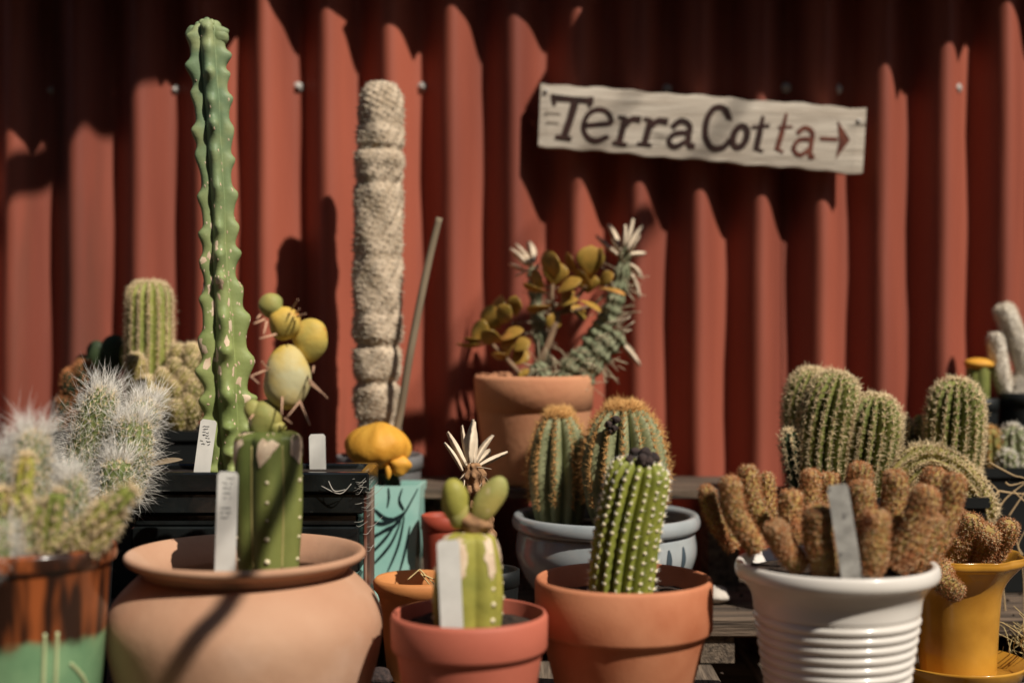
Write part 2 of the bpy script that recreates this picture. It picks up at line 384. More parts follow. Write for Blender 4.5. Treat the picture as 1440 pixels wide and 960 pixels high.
r2 = n.new('ShaderNodeValToRGB'); r2.color_ramp.elements[0].color = (*lin(46, 28, 20), 1); r2.color_ramp.elements[1].color = (*lin(150, 80, 42), 1); r2.color_ramp.elements[0].position = .42; r2.color_ramp.elements[1].position = .62
l.new(n2.outputs['Fac'], r2.inputs['Fac'])
mx = n.new('ShaderNodeMixRGB'); l.new(rr.outputs['Color'], mx.inputs['Fac']); l.new(src, mx.inputs['Color1']); l.new(r2.outputs['Color'], mx.inputs['Color2']); l.new(mx.outputs[0], p.inputs['Base Color'])

# ------------------------------------------------------------ setting: ground, shed wall and eave, table
g = mk('ground', [(-60, -60, 0), (60, -60, 0), (60, 60, 0), (-60, 60, 0)], [(0, 1, 2, 3)], 'dirt'); g['kind'] = 'structure'; g['label'] = 'bare brown earth under the table'

k0 = .000975 * 1.0
def wx(px): return (px-720)/F*1.955
CREST = wx(815); PL = 88.75/F*1.955; PR = 85.4/F*1.955
AMP = 1.45*((PL+PR)/2)/(2*math.pi)
def wave(x):
    p = PL if x < CREST else PR
    return WALL-AMP*math.cos(2*math.pi*(x-CREST)/p)      # crest is nearest the camera
shed = Thing('shed', 'rusty red painted corrugated iron shed wall behind the cacti', 'shed wall', (0, 2.0, 0))
# sheets: each spans eight corrugations, split in the valleys
edges = [CREST-PL*(k+.5) for k in (18, 11, 4)]+[CREST+PR*(k+.5) for k in (3, 11, 19)]
for i in range(len(edges)-1):
    xs = np.linspace(edges[i]-.006, edges[i+1]+.006, 7*22+1); zs = np.linspace(.02, 1.80, 28)
    V = []; off = .002*(i % 2)
    for z in zs:
        for x in xs:
            y = wave(x)-off+.0018*math.sin(z*7+x*9)+.0012*math.sin(z*23+x*31)
            V.append((x+.0025*math.sin(z*3.1+x*5), y, z))
    nx = len(xs); Fc = [(a*nx+b, a*nx+b+1, (a+1)*nx+b+1, (a+1)*nx+b) for a in range(len(zs)-1) for b in range(nx-1)]
    so = shed.part('sheet', (V, Fc), 'red_paint')
def screw(px, py):
    x = wx(px); y = wave(x); z = CZ+(HY-py)/F*1.985
    prof = [(.0, .0075), (.0028, .0068), (.0036, .005), (.0037, .003), (.0072, .0028), (.0076, .001), (.0076, -.002)]
    V, Fc = lathe(prof, (0, 0, 0), 14)
    V = [(x+v[0], y-v[2], z+v[1]) for v in V]
    shed.part('screw', (V, Fc), 'zinc')
for px in (-116, 60, 238, 414, 592, 770, 942, 1112, 1182, 1350, 1520):
    screw(px, 126+random.uniform(-4, 4))
# eave: uneven roofing sheets that overhang by different amounts
EZ = 1.75
sect = [(-260, 78, .222), (78, 172, .200), (172, 262, .160), (262, 350, .14), (350, 500, .115), (500, 620, .132), (620, 748, .12), (748, 990, .196), (990, 1222, .196), (1222, 1300, .175), (1300, 1388, .15), (1388, 1800, .125)]
for i, (a, b, o) in enumerate(sect):
    x0, x1 = wx(a)+o-.006, wx(b)+.006+sect[min(i+1, len(sect)-1)][2]
    if x1 < x0+.03: x1 = x0+.03
    xs = np.linspace(x0, x1, max(6, int((x1-x0)/.008))); V = []
    ys = (1.95-o, 1.955, 2.4)
    for j, y in enumerate(ys):
        for x in xs:
            zz = EZ+(y-1.75)*.18+.007*math.cos(x*74)+.004*(i % 3)
            V.append((x, y+(0.006*math.sin(x*35+i) if j == 0 else 0), zz))
    n0 = len(V); V += [(v[0], v[1], v[2]+.0025) for v in V[:n0]]; nx = len(xs); Fc = []
    for r in range(2):
        for c in range(nx-1):
            Fc.append((r*nx+c, r*nx+c+1, (r+1)*nx+c+1, (r+1)*nx+c)); Fc.append(tuple(n0+q for q in reversed(Fc[-1])))
    for c in range(nx-1): Fc.append((c+1, c, n0+c, n0+c+1))
    shed.part('roof_sheet', (V, Fc), 'roof_metal')
shed.part('wall_plate', box(-2.3, 2.3, 1.999, 2.05, 1.68, 1.755), 'plank')

table = Thing('table', 'weathered grey plank table under the potted cacti', 'table', (0, 1.5, 0))
x = -1.3; slot = False
while x < 1.35:
    w = random.choice((.088, .094, .1, .092)); gap = .008
    z = random.uniform(-.0015, .0015)
    if not slot and .16 < x < .25: w = max(.03, .254-x)
    table.part('plank', box(x, x+w, 1.06, 1.965-.045, TABLE-.026+z, TABLE+z-.001, .002), 'plank', smooth=False)
    x += w+gap
    if .235 < x < .34 and not slot: x = .29; slot = True     # a wide dark slot between two boards beside the white pot
for y in (1.16, 1.5, 1.84): table.part('bearer', box(-1.28, 1.33, y-.03, y+.03, TABLE-.10, TABLE-.029), 'plank_cross', smooth=False)
for x in (-1.2, 0, 1.25):
    for y in (1.16, 1.84): table.part('leg', box(x-.035, x+.035, y-.034, y+.026, 0, TABLE-.101), 'plank', smooth=False)
step = Thing('raised_platform', 'low weathered board platform along the back of the table', 'platform', (0, 1.8, TABLE+.001))
ys = [1.655, 1.745, 1.835]
for i, y in enumerate(ys):
    step.part('board', box(-1.25, 1.3, y, y+.084, TIER-.022, TIER+random.uniform(-.001, .001)-.001, .002), 'plank_cross', smooth=False)
for x in (-1.1, -.6, -.13, .24, .66, 1.15): step.part('bearer', box(x-.02, x+.02, 1.662, 1.91, TABLE+.0015, TIER-.0225), 'plank', smooth=False)

# ------------------------------------------------------------ sign
SD = 1.925
def sgn(px, py, d=SD): return at(px, py, d)
sign = Thing('wooden_sign', 'whitewashed wooden board sign with brown lettering and an arrow', 'sign', sgn(987, 180))
cor = [(757, 204.5), (1213.5, 244), (1219, 152.5), (760.5, 117)]
nx_, ny_ = 36, 6; V = []; Fc = []
for face, d in ((0, SD), (1, SD+.019)):
    for j in range(ny_+1):
        for i in range(nx_+1):
            u, v = i/nx_, j/ny_
            a = np.array(cor[0])*(1-u)+np.array(cor[1])*u; b = np.array(cor[3])*(1-u)+np.array(cor[2])*u; q = a*(1-v)+b*v
            if j in (0, ny_): q = q+np.array([0, 1.2*math.sin(i*1.7)+.8*math.sin(i*.6)])
            pt = sgn(q[0], q[1]); pt.y = d
            if face == 0 and (i in (0, nx_) or j in (0, ny_)): pt.y += .0015
            V.append(tuple(pt))
n1 = (nx_+1)*(ny_+1)
for j in range(ny_):
    for i in range(nx_):
        a = j*(nx_+1)+i; Fc.append((a, a+1, a+nx_+2, a+nx_+1)); Fc.append((n1+a, n1+a+nx_+1, n1+a+nx_+2, n1+a+1))
rim_ = [i for i in range(nx_+1)]+[(j+1)*(nx_+1)-1 for j in range(1, ny_+1)]+[ny_*(nx_+1)+i for i in range(nx_-1, -1, -1)]+[j*(nx_+1) for j in range(ny_-1, 0, -1)]
for q in range(len(rim_)): a, b = rim_[q], rim_[(q+1) % len(rim_)]; Fc.append((b, a, n1+a, n1+b))
board = sign.part('board', (V, Fc), 'sign_wood', smooth=False)
def smap(u, v, h):
    pt = sgn(720+u/2.667, 80+v/2.667); return (pt.x, SD-.0003-h, pt.z)
def curve2(pts, k=5):
    return [tuple(q) for q in smoothprof(pts, k)]
el = lambda cx, cy, rx, ry, sl: [(cx+rx*math.cos(t)-sl*ry*math.sin(t), cy+ry*math.sin(t)) for t in np.linspace(0, 2*math.pi, 21)]
letters = [
 ('sign_brown', [([(148, 152), (230, 160), (306, 166)], [26, 20, 26]), ([(152, 140), (160, 182)], 14), ([(300, 150), (290, 188)], 14), ([(240, 160), (222, 225), (196, 300)], [30, 27, 27]), ([(164, 298), (224, 306)], 13)]),
 ('sign_brown', [(curve2([(272, 258), (320, 254), (372, 246), (358, 208), (322, 198), (286, 216), (268, 262), (282, 300), (318, 314), (362, 298)]), 19)]),
 ('sign_brown', [([(426, 226), (402, 322)], 25), ([(378, 320), (432, 328)], 12), ([(398, 226), (428, 228)], 12), (curve2([(424, 262), (450, 234), (484, 236)]), [16, 17, 18, 19, 20, 21, 22, 22, 24, 24, 24])]),
 ('sign_brown', [([(522, 234), (497, 326)], 25), ([(470, 324), (524, 332)], 12), ([(494, 232), (522, 236)], 12), (curve2([(520, 266), (548, 240), (586, 244)]), [16, 17, 18, 19, 20, 21, 22, 22, 24, 24, 24])]),
 ('sign_brown', [(curve2([(600, 266), (634, 240), (666, 258), (662, 300), (664, 332), (686, 332)]), 22), (curve2([(664, 284), (612, 288), (588, 316), (612, 336), (658, 314)]), 19)]),
 ('sign_brown', [(curve2([(816, 232), (792, 192), (756, 196), (730, 240), (726, 300), (750, 340), (790, 340), (818, 312)]), 23), ([(806, 190), (822, 238)], 12)]),
 ('sign_brown', [(el(855, 300, 26, 40, .22), 25)]),
 ('sign_brown', [([(942, 222), (928, 290), (916, 346), (942, 356)], [12, 24, 24, 10]), ([(900, 264), (966, 258)], 12)]),
 ('sign_faded', [([(1030, 212), (1012, 285), (994, 346), (1018, 358)], [10, 20, 20, 10]), ([(998, 264), (1052, 262)], 9)]),
 ('sign_faded', [(curve2([(1070, 288), (1098, 266), (1126, 284), (1122, 330), (1118, 372), (1134, 372)]), 17), (curve2([(1122, 308), (1078, 312), (1056, 344), (1080, 368), (1116, 346)]), 16)]),
]
for mt, strokes in letters:
    vf = []
    for si, (pts, w) in enumerate(strokes):
        v2, f2 = ribbon(pts, w); vf.append(solid(v2, f2, lambda u, v, h, s_=si: smap(u, v, h+(s_*.00012 if h else 0)), .0006))
    sign.part('letter', join(*vf), mt, parent=board, smooth=False)
v2, f2 = ribbon([(1156, 306), (1222, 310)], 14)
hd = [(1222, 240), (1268, 312), (1214, 384), (1228, 312)]
sign.part('arrow', join(solid(v2, f2, smap), solid(hd, [(0, 1, 3), (1, 2, 3)], lambda u, v, h: smap(u, v, h*1.3))), 'sign_faded', parent=board, smooth=False)
vf = []
for a, b in (((124, 210), (182, 213)), ((130, 246), (176, 249))):
    v2, f2 = ribbon([a, b], 7); vf.append(solid(v2, f2, smap))
sign.part('painted_dash', join(*vf), 'sign_grey', parent=board, smooth=False)
for u, v in ((128, 128), (1300, 240)):       # fixing nails through the board, long enough to reach the wall
    pt = sgn(720+u/2.667, 80+v/2.667)
    Vv, Ff = lathe([(0, .0028), (.0026, .002), (.003, 0), (.0012, -.001), (.0012, -.055)], (0, 0, 0), 10)
    sign.part('nail', ([(pt.x+a, SD-c, pt.z+b) for a, b, c in Vv], Ff), 'zinc')

# ------------------------------------------------------------ pots
def soil_disc(r, z, c):
    V, Fc = lathe([(r, z), (r*.75, z+.002), (r*.4, z+.003), (.001, z+.0035)], c, 40)
    V = [(v[0], v[1], v[2]+random.uniform(-.002, .002)) for v in V]
    return V, Fc
def pot(name, label, px, d, base, parts, soil=None, cat='pot', seg=80, wob=.004, group=None):
    c = Vector(((px-720)/F*d, d, base+.001))
    t = Thing(name, label, cat, c, group)
    for pn, prof, mt in parts: t.part(pn, lathe(prof, c, seg, wob=0), mt)
    if soil: t.part('soil', soil_disc(soil[0], soil[1], c), 'soil')
    t.c = c
    return t
def zof(py, d, base): return CZ+(HY-py)/F*d-base
def std_pot(R, h, band, taper=.68, wall=.006, lip=.006):
    body = [(.001, 0), (R*taper-.004, 0), (R*taper, .004), (R-lip, h-band)]
    rim = [(R-lip, h-band), (R-.002, h-band-.0005), (R-.0005, h-band+.003), (R, h-.004), (R-.0015, h-.0008), (R-.004, h), (R-wall, h-.002), (R-wall-.002, h-band), (R*taper-wall+.004, .01), (.001, .01)]
    return body, rim
# squat terracotta vase
vd = 1.40; h = zof(774, vd, TABLE); Rr = 167.5/F*vd; Rb = 191/F*vd
outer = smoothprof([(.07, 0), (.085, .003), (.118, .035), (Rb, .092), (Rb*.965, .125), (.1035, .153), (.0985, h-.024), (.1035, h-.013)], 6)
lip = smoothprof([(.1035, h-.013), (Rr-.003, h-.009), (Rr, h-.004), (Rr-.004, h-.0005), (.104, h-.007), (.094, h-.022), (.096, .14), (Rb-.012, .09), (.09, .03), (.001, .012)], 6)
vase = pot('vase_pot', 'squat round terracotta vase with flared lip holding a grafted cactus', 346, vd, TABLE, [('body', [(.001, 0)]+outer, 'terracotta'), ('rim', lip, 'terracotta')], soil=(.110, .135))
# terracotta flower pot
R = 125/F*1.42; h = zof(812, 1.42, TABLE); b, r = std_pot(R, h, .052)
tpot = pot('flower_pot', 'classic terracotta flower pot with broad rim holding a leaning ribbed cactus', 877, 1.42, TABLE, [('body', b, 'terracotta_deep'), ('rim', r, 'terracotta_deep')], soil=(R-.007, h-.022))
# pink plastic-looking clay pot
R = 110.5/F*1.34; h = zof(861, 1.34, TABLE); b, r = std_pot(R, h, .034, taper=.74, lip=.005, wall=.0045)
ppot = pot('flower_pot', 'small smooth salmon pink pot holding a stubby grafted cactus', 660, 1.34, TABLE, [('body', b, 'pink_clay'), ('rim', r, 'pink_clay')], soil=(R-.006, h-.014))
# small orange clay pot
R = 62/F*1.6; h = zof(812, 1.6, TABLE)
b = [(.001, 0), (R*.66, 0), (R*.68, .003), (R*.84, h-.034), (R*.875, h-.031), (R*.86, h-.024), (R*.90, h-.018)]
r = [(R*.90, h-.018), (R*.99, h-.012), (R, h-.004), (R-.003, h), (R-.007, h-.002), (R*.82, h-.02), (R*.62, .01), (.001, .01)]
opot = pot('flower_pot', 'small empty orange clay pot with dry stalks inside', 587, 1.6, TABLE, [('body', b, 'orange_clay'), ('rim', r, 'orange_clay')], soil=(R*.80, h-.03))
for (a, b2) in (((573, 815), (590, 800)), ((590, 800), (612, 822)), ((592, 806), (606, 824)), ((596, 808), (615, 816))):
    opot.part('dry_stalk', tube([at(*a, 1.595), at(*b2, 1.6)], [.0009, .0006], 5), 'straw')
# white ribbed pot
R = 141.5/F*1.39; h = zof(790, 1.39, TABLE)
prof = [(.001, 0), (R*.60, 0), (R*.62, .003)]
z = .006; zt = h-.046
while z < zt-.009:
    rb = R*(.625+.185*(z/zt)); prof += [(rb, z), (rb+.0022, z+.0025), (rb+.0027, z+.0045), (rb+.0018, z+.0068), (rb-.0004, z+.0086)]; z += .0094
rb = R*.815
prof += smoothprof([(rb, zt), (R*.835, zt+.014), (R*.90, h-.021), (R*.945, h-.016)], 5)
lipw = smoothprof([(R*.945, h-.016), (R*.985, h-.0135), (R, h-.008), (R*.985, h-.0015), (R*.95, h), (R*.90, h-.004), (R*.80, h-.03), (R*.58, .012), (.001, .012)], 5)
wpot = pot('planter', 'white glazed planter with horizontal ribs below a thick lip', 1176, 1.39, TABLE, [('body', prof, 'white_glaze'), ('rim', lipw, 'white_glaze')], soil=(R*.87, h-.010), cat='planter')
# yellow pot on saucer
yd = 1.58; yx = 1347; R = 88/F*yd; h = zof(786, yd, TABLE)
sc_ = pot('saucer', 'shallow yellow glazed saucer under the yellow pot', yx, yd, TABLE, [('dish', [(.001, 0), (.05, 0), (.066, .006), (.0735, .022), (.0745, .0245), (.0725, .025), (.064, .009), (.049, .005), (.001, .005)], 'yellow_glaze')], cat='saucer')
cy = Vector(((yx-720)/F*yd, yd, TABLE+.007)); ypot = Thing('planter', 'mustard yellow glazed planter with wavy flared rim standing in a saucer', 'planter', cy); ypot.c = cy
def wav(r, z, a): return r*(1+(.035*math.sin(9*a)*max(0, (z-h*.72)/(h*.28))))
ypot.part('body', lathe(smoothprof([(.001, 0), (.038, 0), (.041, .004), (.044, h*.45), (.049, h*.74), (R*.94, h-.012)], 5), cy, 90, rfun=wav), 'yellow_glaze')
ypot.part('rim', lathe(smoothprof([(R*.94, h-.012), (R, h-.008), (R, h-.003), (R*.95, h-.002), (.044, h*.74), (.039, h*.45), (.034, .012), (.001, .012)], 5), cy, 90, rfun=wav), 'yellow_glaze')
ypot.part('soil', soil_disc(.044, h*.78, cy), 'soil')
# blue-grey bowl
bd = 1.725; R = 132/F*bd; h = zof(722, bd, TIER)
body = smoothprof([(.001, 0), (.064, 0), (.07, .003), (.095, .03), (R*.955, .062), (R*.945, h-.026), (R*.92, h-.020)], 6)
rim = smoothprof([(R*.92, h-.020), (R*.985, h-.0165), (R, h-.008), (R*.97, h-.0005), (R*.90, h-.002), (R*.875, h-.012), (R*.88, .06), (.06, .012), (.001, .012)], 6)
bowl = pot('bowl_planter', 'grey blue glazed round bowl with thick rolled rim holding two barrel cacti', 852, bd, TIER, [('body', body, 'blue_glaze'), ('rim', rim, 'blue_glaze')], soil=(R*.885, h-.02), cat='planter')
def on_lathe(prof, c, ang, z):
    zs_ = [p_[1] for p_ in prof]; rs = [p_[0] for p_ in prof]
    r_ = np.interp(z, zs_, rs); return r_
bz = [p_ for p_ in body if p_[1] > .003]
for a0, z0, hh in ((-52, .066, .030), (-38, .066, .032)):
    V = []; Fc = []
    for i in range(9):
        t = i/8; zz = z0+(t-.5)*hh; wdt = .16*math.sin(math.pi*(.08+.86*t))**.8*.45
        for s_ in (-1, 0, 1):
            a = math.radians(a0)+s_*wdt*.28*2; r_ = on_lathe(bz, None, a, zz)+(.0016 if s_ == 0 else .0006)
            V.append((bowl.c[0]+r_*math.cos(a), bowl.c[1]+r_*math.sin(a), bowl.c[2]+zz))
    for i in range(8):
        for s_ in (0, 1): Fc.append((i*3+s_, i*3+s_+1, i*3+s_+4, i*3+s_+3))
    bowl.part('dark_leaf_shape', (V, Fc), 'blue_dark')  # dark leaf-shaped pieces laid on the bowl's side
# clay cylinder on a thin shelf
jd = 1.865
shelf = Thing('shelf_board', 'thin board shelf raised on two blocks against the wall', 'shelf', (at(750, 690, jd).x, 1.86, TIER+.001))
zs0 = CZ-.222
shelf.part('board', box(-.135, .31, 1.79, 1.935, zs0-.012, zs0, .0015), 'plank_cross', smooth=False)
for x in (-.105, .275): shelf.part('block', box(x-.02, x+.02, 1.845, 1.925, TIER+.001, zs0-.0125), 'plank', smooth=False)
R = 84.5/F*jd; h = zof(527, jd, zs0)
jb = [(.001, 0), (R*.78, 0), (R*.80, .003), (R*.955, h-.045)]
jr = [(R*.955, h-.045), (R*.975, h-.0445), (R, h-.006), (R-.003, h), (R-.008, h-.003), (R*.86, h-.045), (R*.7, .012), (.001, .012)]
jpot = pot('flower_pot', 'pale old terracotta pot on the raised shelf holding a jade plant', 751, jd, zs0, [('body', jb, 'old_clay'), ('rim', jr, 'old_clay')], soil=(R*.86, h-.02))
# pots that mostly hide behind others
def plain_pot(label, px, d, py_top, base, R, mt, cat='pot', name='nursery_pot'):
    h = zof(py_top, d, base)
    return pot(name, label, px, d, base, [('body', [(.001, 0), (R*.76, 0), (R*.78, .003), (R*.96, h-.018)], mt), ('rim', [(R*.96, h-.018), (R, h-.0175), (R, h-.001), (R-.002, h), (R-.005, h-.002), (R*.78, .012), (.001, .012)], mt)], soil=(R-.006, h-.012), cat=cat), h
cpot, _ = plain_pot('plain grey pot behind the teal pot holding the woolly column cactus', 534, 1.845, 640, TIER, .056, 'grey_pot')
rpot, _ = plain_pot('little red clay pot between the teal pot and the blue bowl', 622, 1.735, 724, TIER, .026, 'red_pot', name='flower_pot')
spot, _ = plain_pot('small black plastic pot with the paper spined cactus behind the pink pot', 690, 1.565, 800, TABLE, .032, 'black_plastic')
woolpot, _ = plain_pot('black plastic pot of white haired cacti behind the green drip glazed pot', 86, 1.535, 690, TABLE, .06, 'black_plastic')
# green and brown drip-glazed pot
gd = 1.30; R = 120/F*gd; h = zof(766, gd, TABLE)
gb = smoothprof([(.001, 0), (R*.70, 0), (R*.73, .004), (R*.84, h*.4), (R*.92, h-.03), (R*.95, h-.016)], 6)
gr = smoothprof([(R*.95, h-.016), (R*.995, h-.0135), (R, h-.006), (R*.98, h-.0005), (R*.92, h-.002), (R*.86, h-.03), (R*.68, .012), (.001, .012)], 6)
gpot = pot('planter', 'drip glazed planter, glossy brown above green, with raised leaf lines', 40, gd, TABLE, [('body', gb, 'drip_glaze'), ('rim', gr, 'drip_glaze')], soil=(R*.88, h-.014), cat='planter')
gz = [p_ for p_ in gb if p_[1] > .004]
def on_pot(pts): 
    out = []
    for a, z_ in pts:
        a = math.radians(a); r_ = on_lathe(gz, None, a, z_)+.0004; out.append((gpot.c[0]+r_*math.cos(a), gpot.c[1]+r_*math.sin(a), gpot.c[2]+z_))
    return out
for pts in ([(-62, .01), (-61, .06), (-60, .13)], [(-52, .01), (-51.5, .06), (-51, .13)], [(a, .052) for a in range(-150, 1, 10)], [(-100, .09), (-90, .078), (-78, .066)], [(-100, .10), (-112, .085), (-125, .066)], [(-40, .10), (-28, .085), (-18, .066)], [(-102, .03), (-90, .04), (-78, .02)]):
    gpot.part('raised_line', tube(on_pot(pts), [.0016, .0024, .0016], 6), 'pale_line' if pts[0][1] < .11 else 'amber_line')
# black glazed rectangular planter with stepped courses
bx0, bx1 = (176-720)/F*1.56, (517-720)/F*1.56; by0, by1 = 1.548, 1.648; bh = zof(664, 1.548, TABLE)
bt = Thing('rectangular_planter', 'black glazed rectangular planter with stepped sides holding the tall knobbly cactus', 'planter', ((bx0+bx1)/2, 1.598, TABLE+.001)); bt.c = bt.loc
zz = TABLE+.001; i = 0
ztop = TABLE+bh
courses = [.052, .012, .05, .012, .05, .014]
while zz < ztop-.03:
    hh = courses[i % 6]; hh = min(hh, ztop-.022-zz); ins = .0 if i % 2 == 0 else .006
    tp = .018*(1-(zz-TABLE)/bh)
    bt.part('course', box(bx0+ins+tp, bx1-ins-tp, by0+ins+tp*.5, by1-ins-tp*.5, zz, zz+hh-.0004, .002), 'black_glaze', smooth=False); zz += hh; i += 1
# hollow top: four rim bars round the soil
rb_ = [box(bx0-.003, bx1+.003, by0-.003, by0+.009, zz, ztop, .002), box(bx0-.003, bx1+.003, by1-.009, by1+.003, zz, ztop, .002), box(bx0-.003, bx0+.009, by0+.0092, by1-.0092, zz, ztop, .002), box(bx1-.009, bx1+.003, by0+.0092, by1-.0092, zz, ztop, .002)]
for q in rb_: bt.part('rim', q, 'black_glaze', smooth=False)
bt.part('soil', box(bx0+.0092, bx1-.0092, by0+.0092, by1-.0092, zz+.0005, ztop-.006), 'soil')
# streaky red-brown end and grey threads of cobweb
bt.part('end_panel', box(bx1-.004, bx1-.0005, by0+.004, by1-.004, TABLE+.03, zz-.001, .001), 'red_brown_glaze', smooth=False)
for _ in range(30):
    x_, y_ = random.uniform(494, 518), random.uniform(672, 790); L_ = random.uniform(10, 28); a_ = random.uniform(-.9, -.2)
    p0 = at(x_, y_, 1.543); p2 = at(x_+L_*math.cos(a_), y_+L_*math.sin(a_), 1.543+random.uniform(0, .03)); pm = (p0+p2)/2+Vector((0, -.004, -.003))
    p2.x = max(p2.x, bx1+.001) if p2.y > by0-.003 else p2.x
    bt.part('cobweb', tube([p0, pm, p2], [.00015, .0003, .00015], 4, 8), 'cobweb')
for a, b2, c2 in (((452, 683), (478, 694), (494, 680)), ((462, 676), (470, 690), (486, 688))):
    bt.part('cobweb', tube([at(*a, 1.542), at(*b2, 1.539), at(*c2, 1.541)], [.0004, .0007, .0004], 4, 10), 'cobweb')
# long black troughs at the back
def trough(label, px0, px1, d0, d1, py_top, base):
    x0, x1 = (px0-720)/F*d0, (px1-720)/F*d0; zt_ = CZ+(HY-py_top)/F*d0
    t = Thing('trough', label, 'trough', ((x0+x1)/2, (d0+d1)/2, base+.001))
    b = .004
    t.part('body', join(box(x0+b, x1-b, d0+b, d0+b+.003, base+.001, zt_-.012), box(x0+b, x1-b, d1-b-.003, d1-b, base+.001, zt_-.012), box(x0+b, x0+b+.003, d0+b+.0032, d1-b-.0032, base+.001, zt_-.012), box(x1-b-.003, x1-b, d0+b+.0032, d1-b-.0032, base+.001, zt_-.012), box(x0+b+.0032, x1-b-.0032, d0+b+.0032, d1-b-.0032, base+.001, base+.005)), 'black_plastic', smooth=False)
    t.part('rim', join(box(x0, x1, d0, d0+.007, zt_-.0118, zt_), box(x0, x1, d1-.007, d1, zt_-.0118, zt_), box(x0, x0+.007, d0+.0072, d1-.0072, zt_-.0118, zt_), box(x1-.007, x1, d0+.0072, d1-.0072, zt_-.0118, zt_)), 'black_plastic', smooth=False)
    t.part('soil', box(x0+.0075, x1-.0075, d0+.0075, d1-.0075, zt_-.04, zt_-.008), 'soil', smooth=False)
    t.zs = zt_-.008
    return t
tr1 = trough('long black plastic trough of golden ball cacti behind the black planter', 66, 292, 1.765, 1.89, 606, TIER)
tr2 = trough('black plastic trough holding the tall green ribbed cacti behind the white planter', 1112, 1392, 1.662, 1.775, 700, TIER)
tr3 = trough('black seed tray of tiny cacti beyond the dry twigs', 1372, 1640, 1.80, 1.866, 658, TIER)
# teal pot, wider at the foot, with black brushed grass strokes
td = 1.74; tz0 = TIER+.001; tz1 = CZ+(HY-684)/F*td
tl = Thing('square_pot', 'turquoise tapered square pot painted with black grass strokes', 'pot', (at(552, 843, td).x, td+.032, tz0)); tl.c = tl.loc
def tq(u, v, out=0):      # u 0..1 across the front, v 0..1 up
    x0, x1 = 500+25*v, 580+11*v; pt = at(x0+(x1-x0)*u, 0, td); return (pt.x, td-out+.004*v, tz0+v*(tz1-tz0))
fr = [tq(0, 0), tq(1, 0), tq(1, 1), tq(0, 1)]; dp = .062
bk = [(a[0]+.004, a[1]+dp, a[2]) for a in fr]
inr = [(fr[3][0]+.004, fr[3][1]+.004, fr[3][2]), (fr[2][0]-.004, fr[2][1]+.004, fr[2][2]), (bk[2][0]-.004, bk[2][1]-.004, fr[2][2]), (bk[3][0]+.004, bk[3][1]-.004, fr[2][2])]
inb = [(a[0], a[1], a[2]-.03) for a in inr]
V = fr+bk+inr+inb
tl.part('body', (V, [(0, 1, 2, 3), (1, 5, 6, 2), (5, 4, 7, 6), (4, 0, 3, 7), (0, 4, 5, 1), (3, 2, 9, 8), (2, 6, 10, 9), (6, 7, 11, 10), (7, 3, 8, 11), (8, 9, 13, 12), (9, 10, 14, 13), (10, 11, 15, 14), (11, 8, 12, 15)]), 'teal_glaze', smooth=False)
tl.part('soil', ([(a[0], a[1], a[2]+.012) for a in inb], [(0, 1, 2, 3)]), 'soil')
strokes = [[(.1, .55), (.35, .62), (.62, .70), (.95, .98)], [(.05, .70), (.3, .68), (.58, .73), (.72, .78)], [(.1, .80), (.35, .72), (.6, .72)], [(.32, .99), (.36, .9), (.35, .82)], [(.62, .98), (.58, .88), (.70, .80)], [(.6, .72), (.4, .56), (.1, .40)], [(.66, .70), (.5, .5), (.2, .32)], [(.72, .74), (.66, .5), (.5, .26)], [(.85, .66), (.80, .45), (.72, .25)], [(.2, .60), (.1, .46), (.0, .40)]]
vf = []
for si, s_ in enumerate(strokes):
    c_ = curve2(s_, 4); nn = len(c_)
    v2, f2 = ribbon(c_, [.012+.028*math.sin(math.pi*(i+.5)/nn) for i in range(nn)])
    vf.append(solid(v2, f2, lambda u, v, h_, k=si: tq(min(max(u, .01), .99), min(v, .995), .0003+h_+k*.00006), .0004))
tl.part('painted_grass', join(*vf), 'ink', smooth=False, kind='stuff')

# ------------------------------------------------------------ plant labels
def tag(label, a, b, w, d, mt='tag_white', lean=.0, scribble=0, wt=None):
    """plastic plant label from top (a) to bottom (b) in photo pixels; the foot goes on into the soil"""
    A = at(*a, d); B = at(*b, d); ax = (A-B); ln = ax.length; ax.normalize(); sd = Vector((1, 0, 0)); sd = (sd-ax*sd.dot(ax)).normalized(); nn = sd.cross(ax).normalized()
    if nn.y > 0: nn = -nn
    W = w/F*d/2; ext = .035; th = .0008
    t = Thing('plant_label', label, 'plant label', B-ax*ext)
    Pf = lambda u, v, h_: tuple(B+sd*u+ax*v+nn*h_+Vector((0, lean*v, 0)))
    ol = [(-W*.25, -ext), (W*.25, -ext), (W, -.012), (W, ln-W*.3), (W*.75, ln), (-W*.75, ln), (-W, ln-W*.3), (-W, -.012)]
    bl = t.part('blade', solid(ol, [tuple(range(8))], Pf, th), mt, smooth=False)
    if scribble:
        vf = []; y = ln*.93
        for i in range(scribble):
            yy = ln*(.92-.055*i); k = random.randint(2, 3)
            if random.random() < .12: continue
            for j in range(k):
                x0 = random.uniform(-.55, .35)*W
                pts = [(x0+random.uniform(-.12, .12)*W, yy+random.uniform(-.012, .012)*ln) for _ in range(3)]
                pts = [(pts[0][0]-.12*W, pts[0][1]), pts[1], (pts[2][0]+.2*W, pts[2][1]+.01*ln)]
                v2, f2 = ribbon(pts, .00075); vf.append(solid(v2, f2, lambda u, v, h_: Pf(u, v, th+.0001+h_), .0001))
        t.part('handwriting', join(*vf), 'pen', parent=bl, smooth=False, kind='stuff')
    return t
tag('white plastic label with grey handwriting standing in the terracotta vase', (321, 663), (317, 788), 29, 1.335, scribble=9)
tag('white plastic label with pencilled marks leaning on the tall knobbly cactus', (294, 590), (284, 664), 23, 1.562, scribble=9)
tag('small white label at the back of the black planter', (446, 610), (447, 655), 23, 1.635)
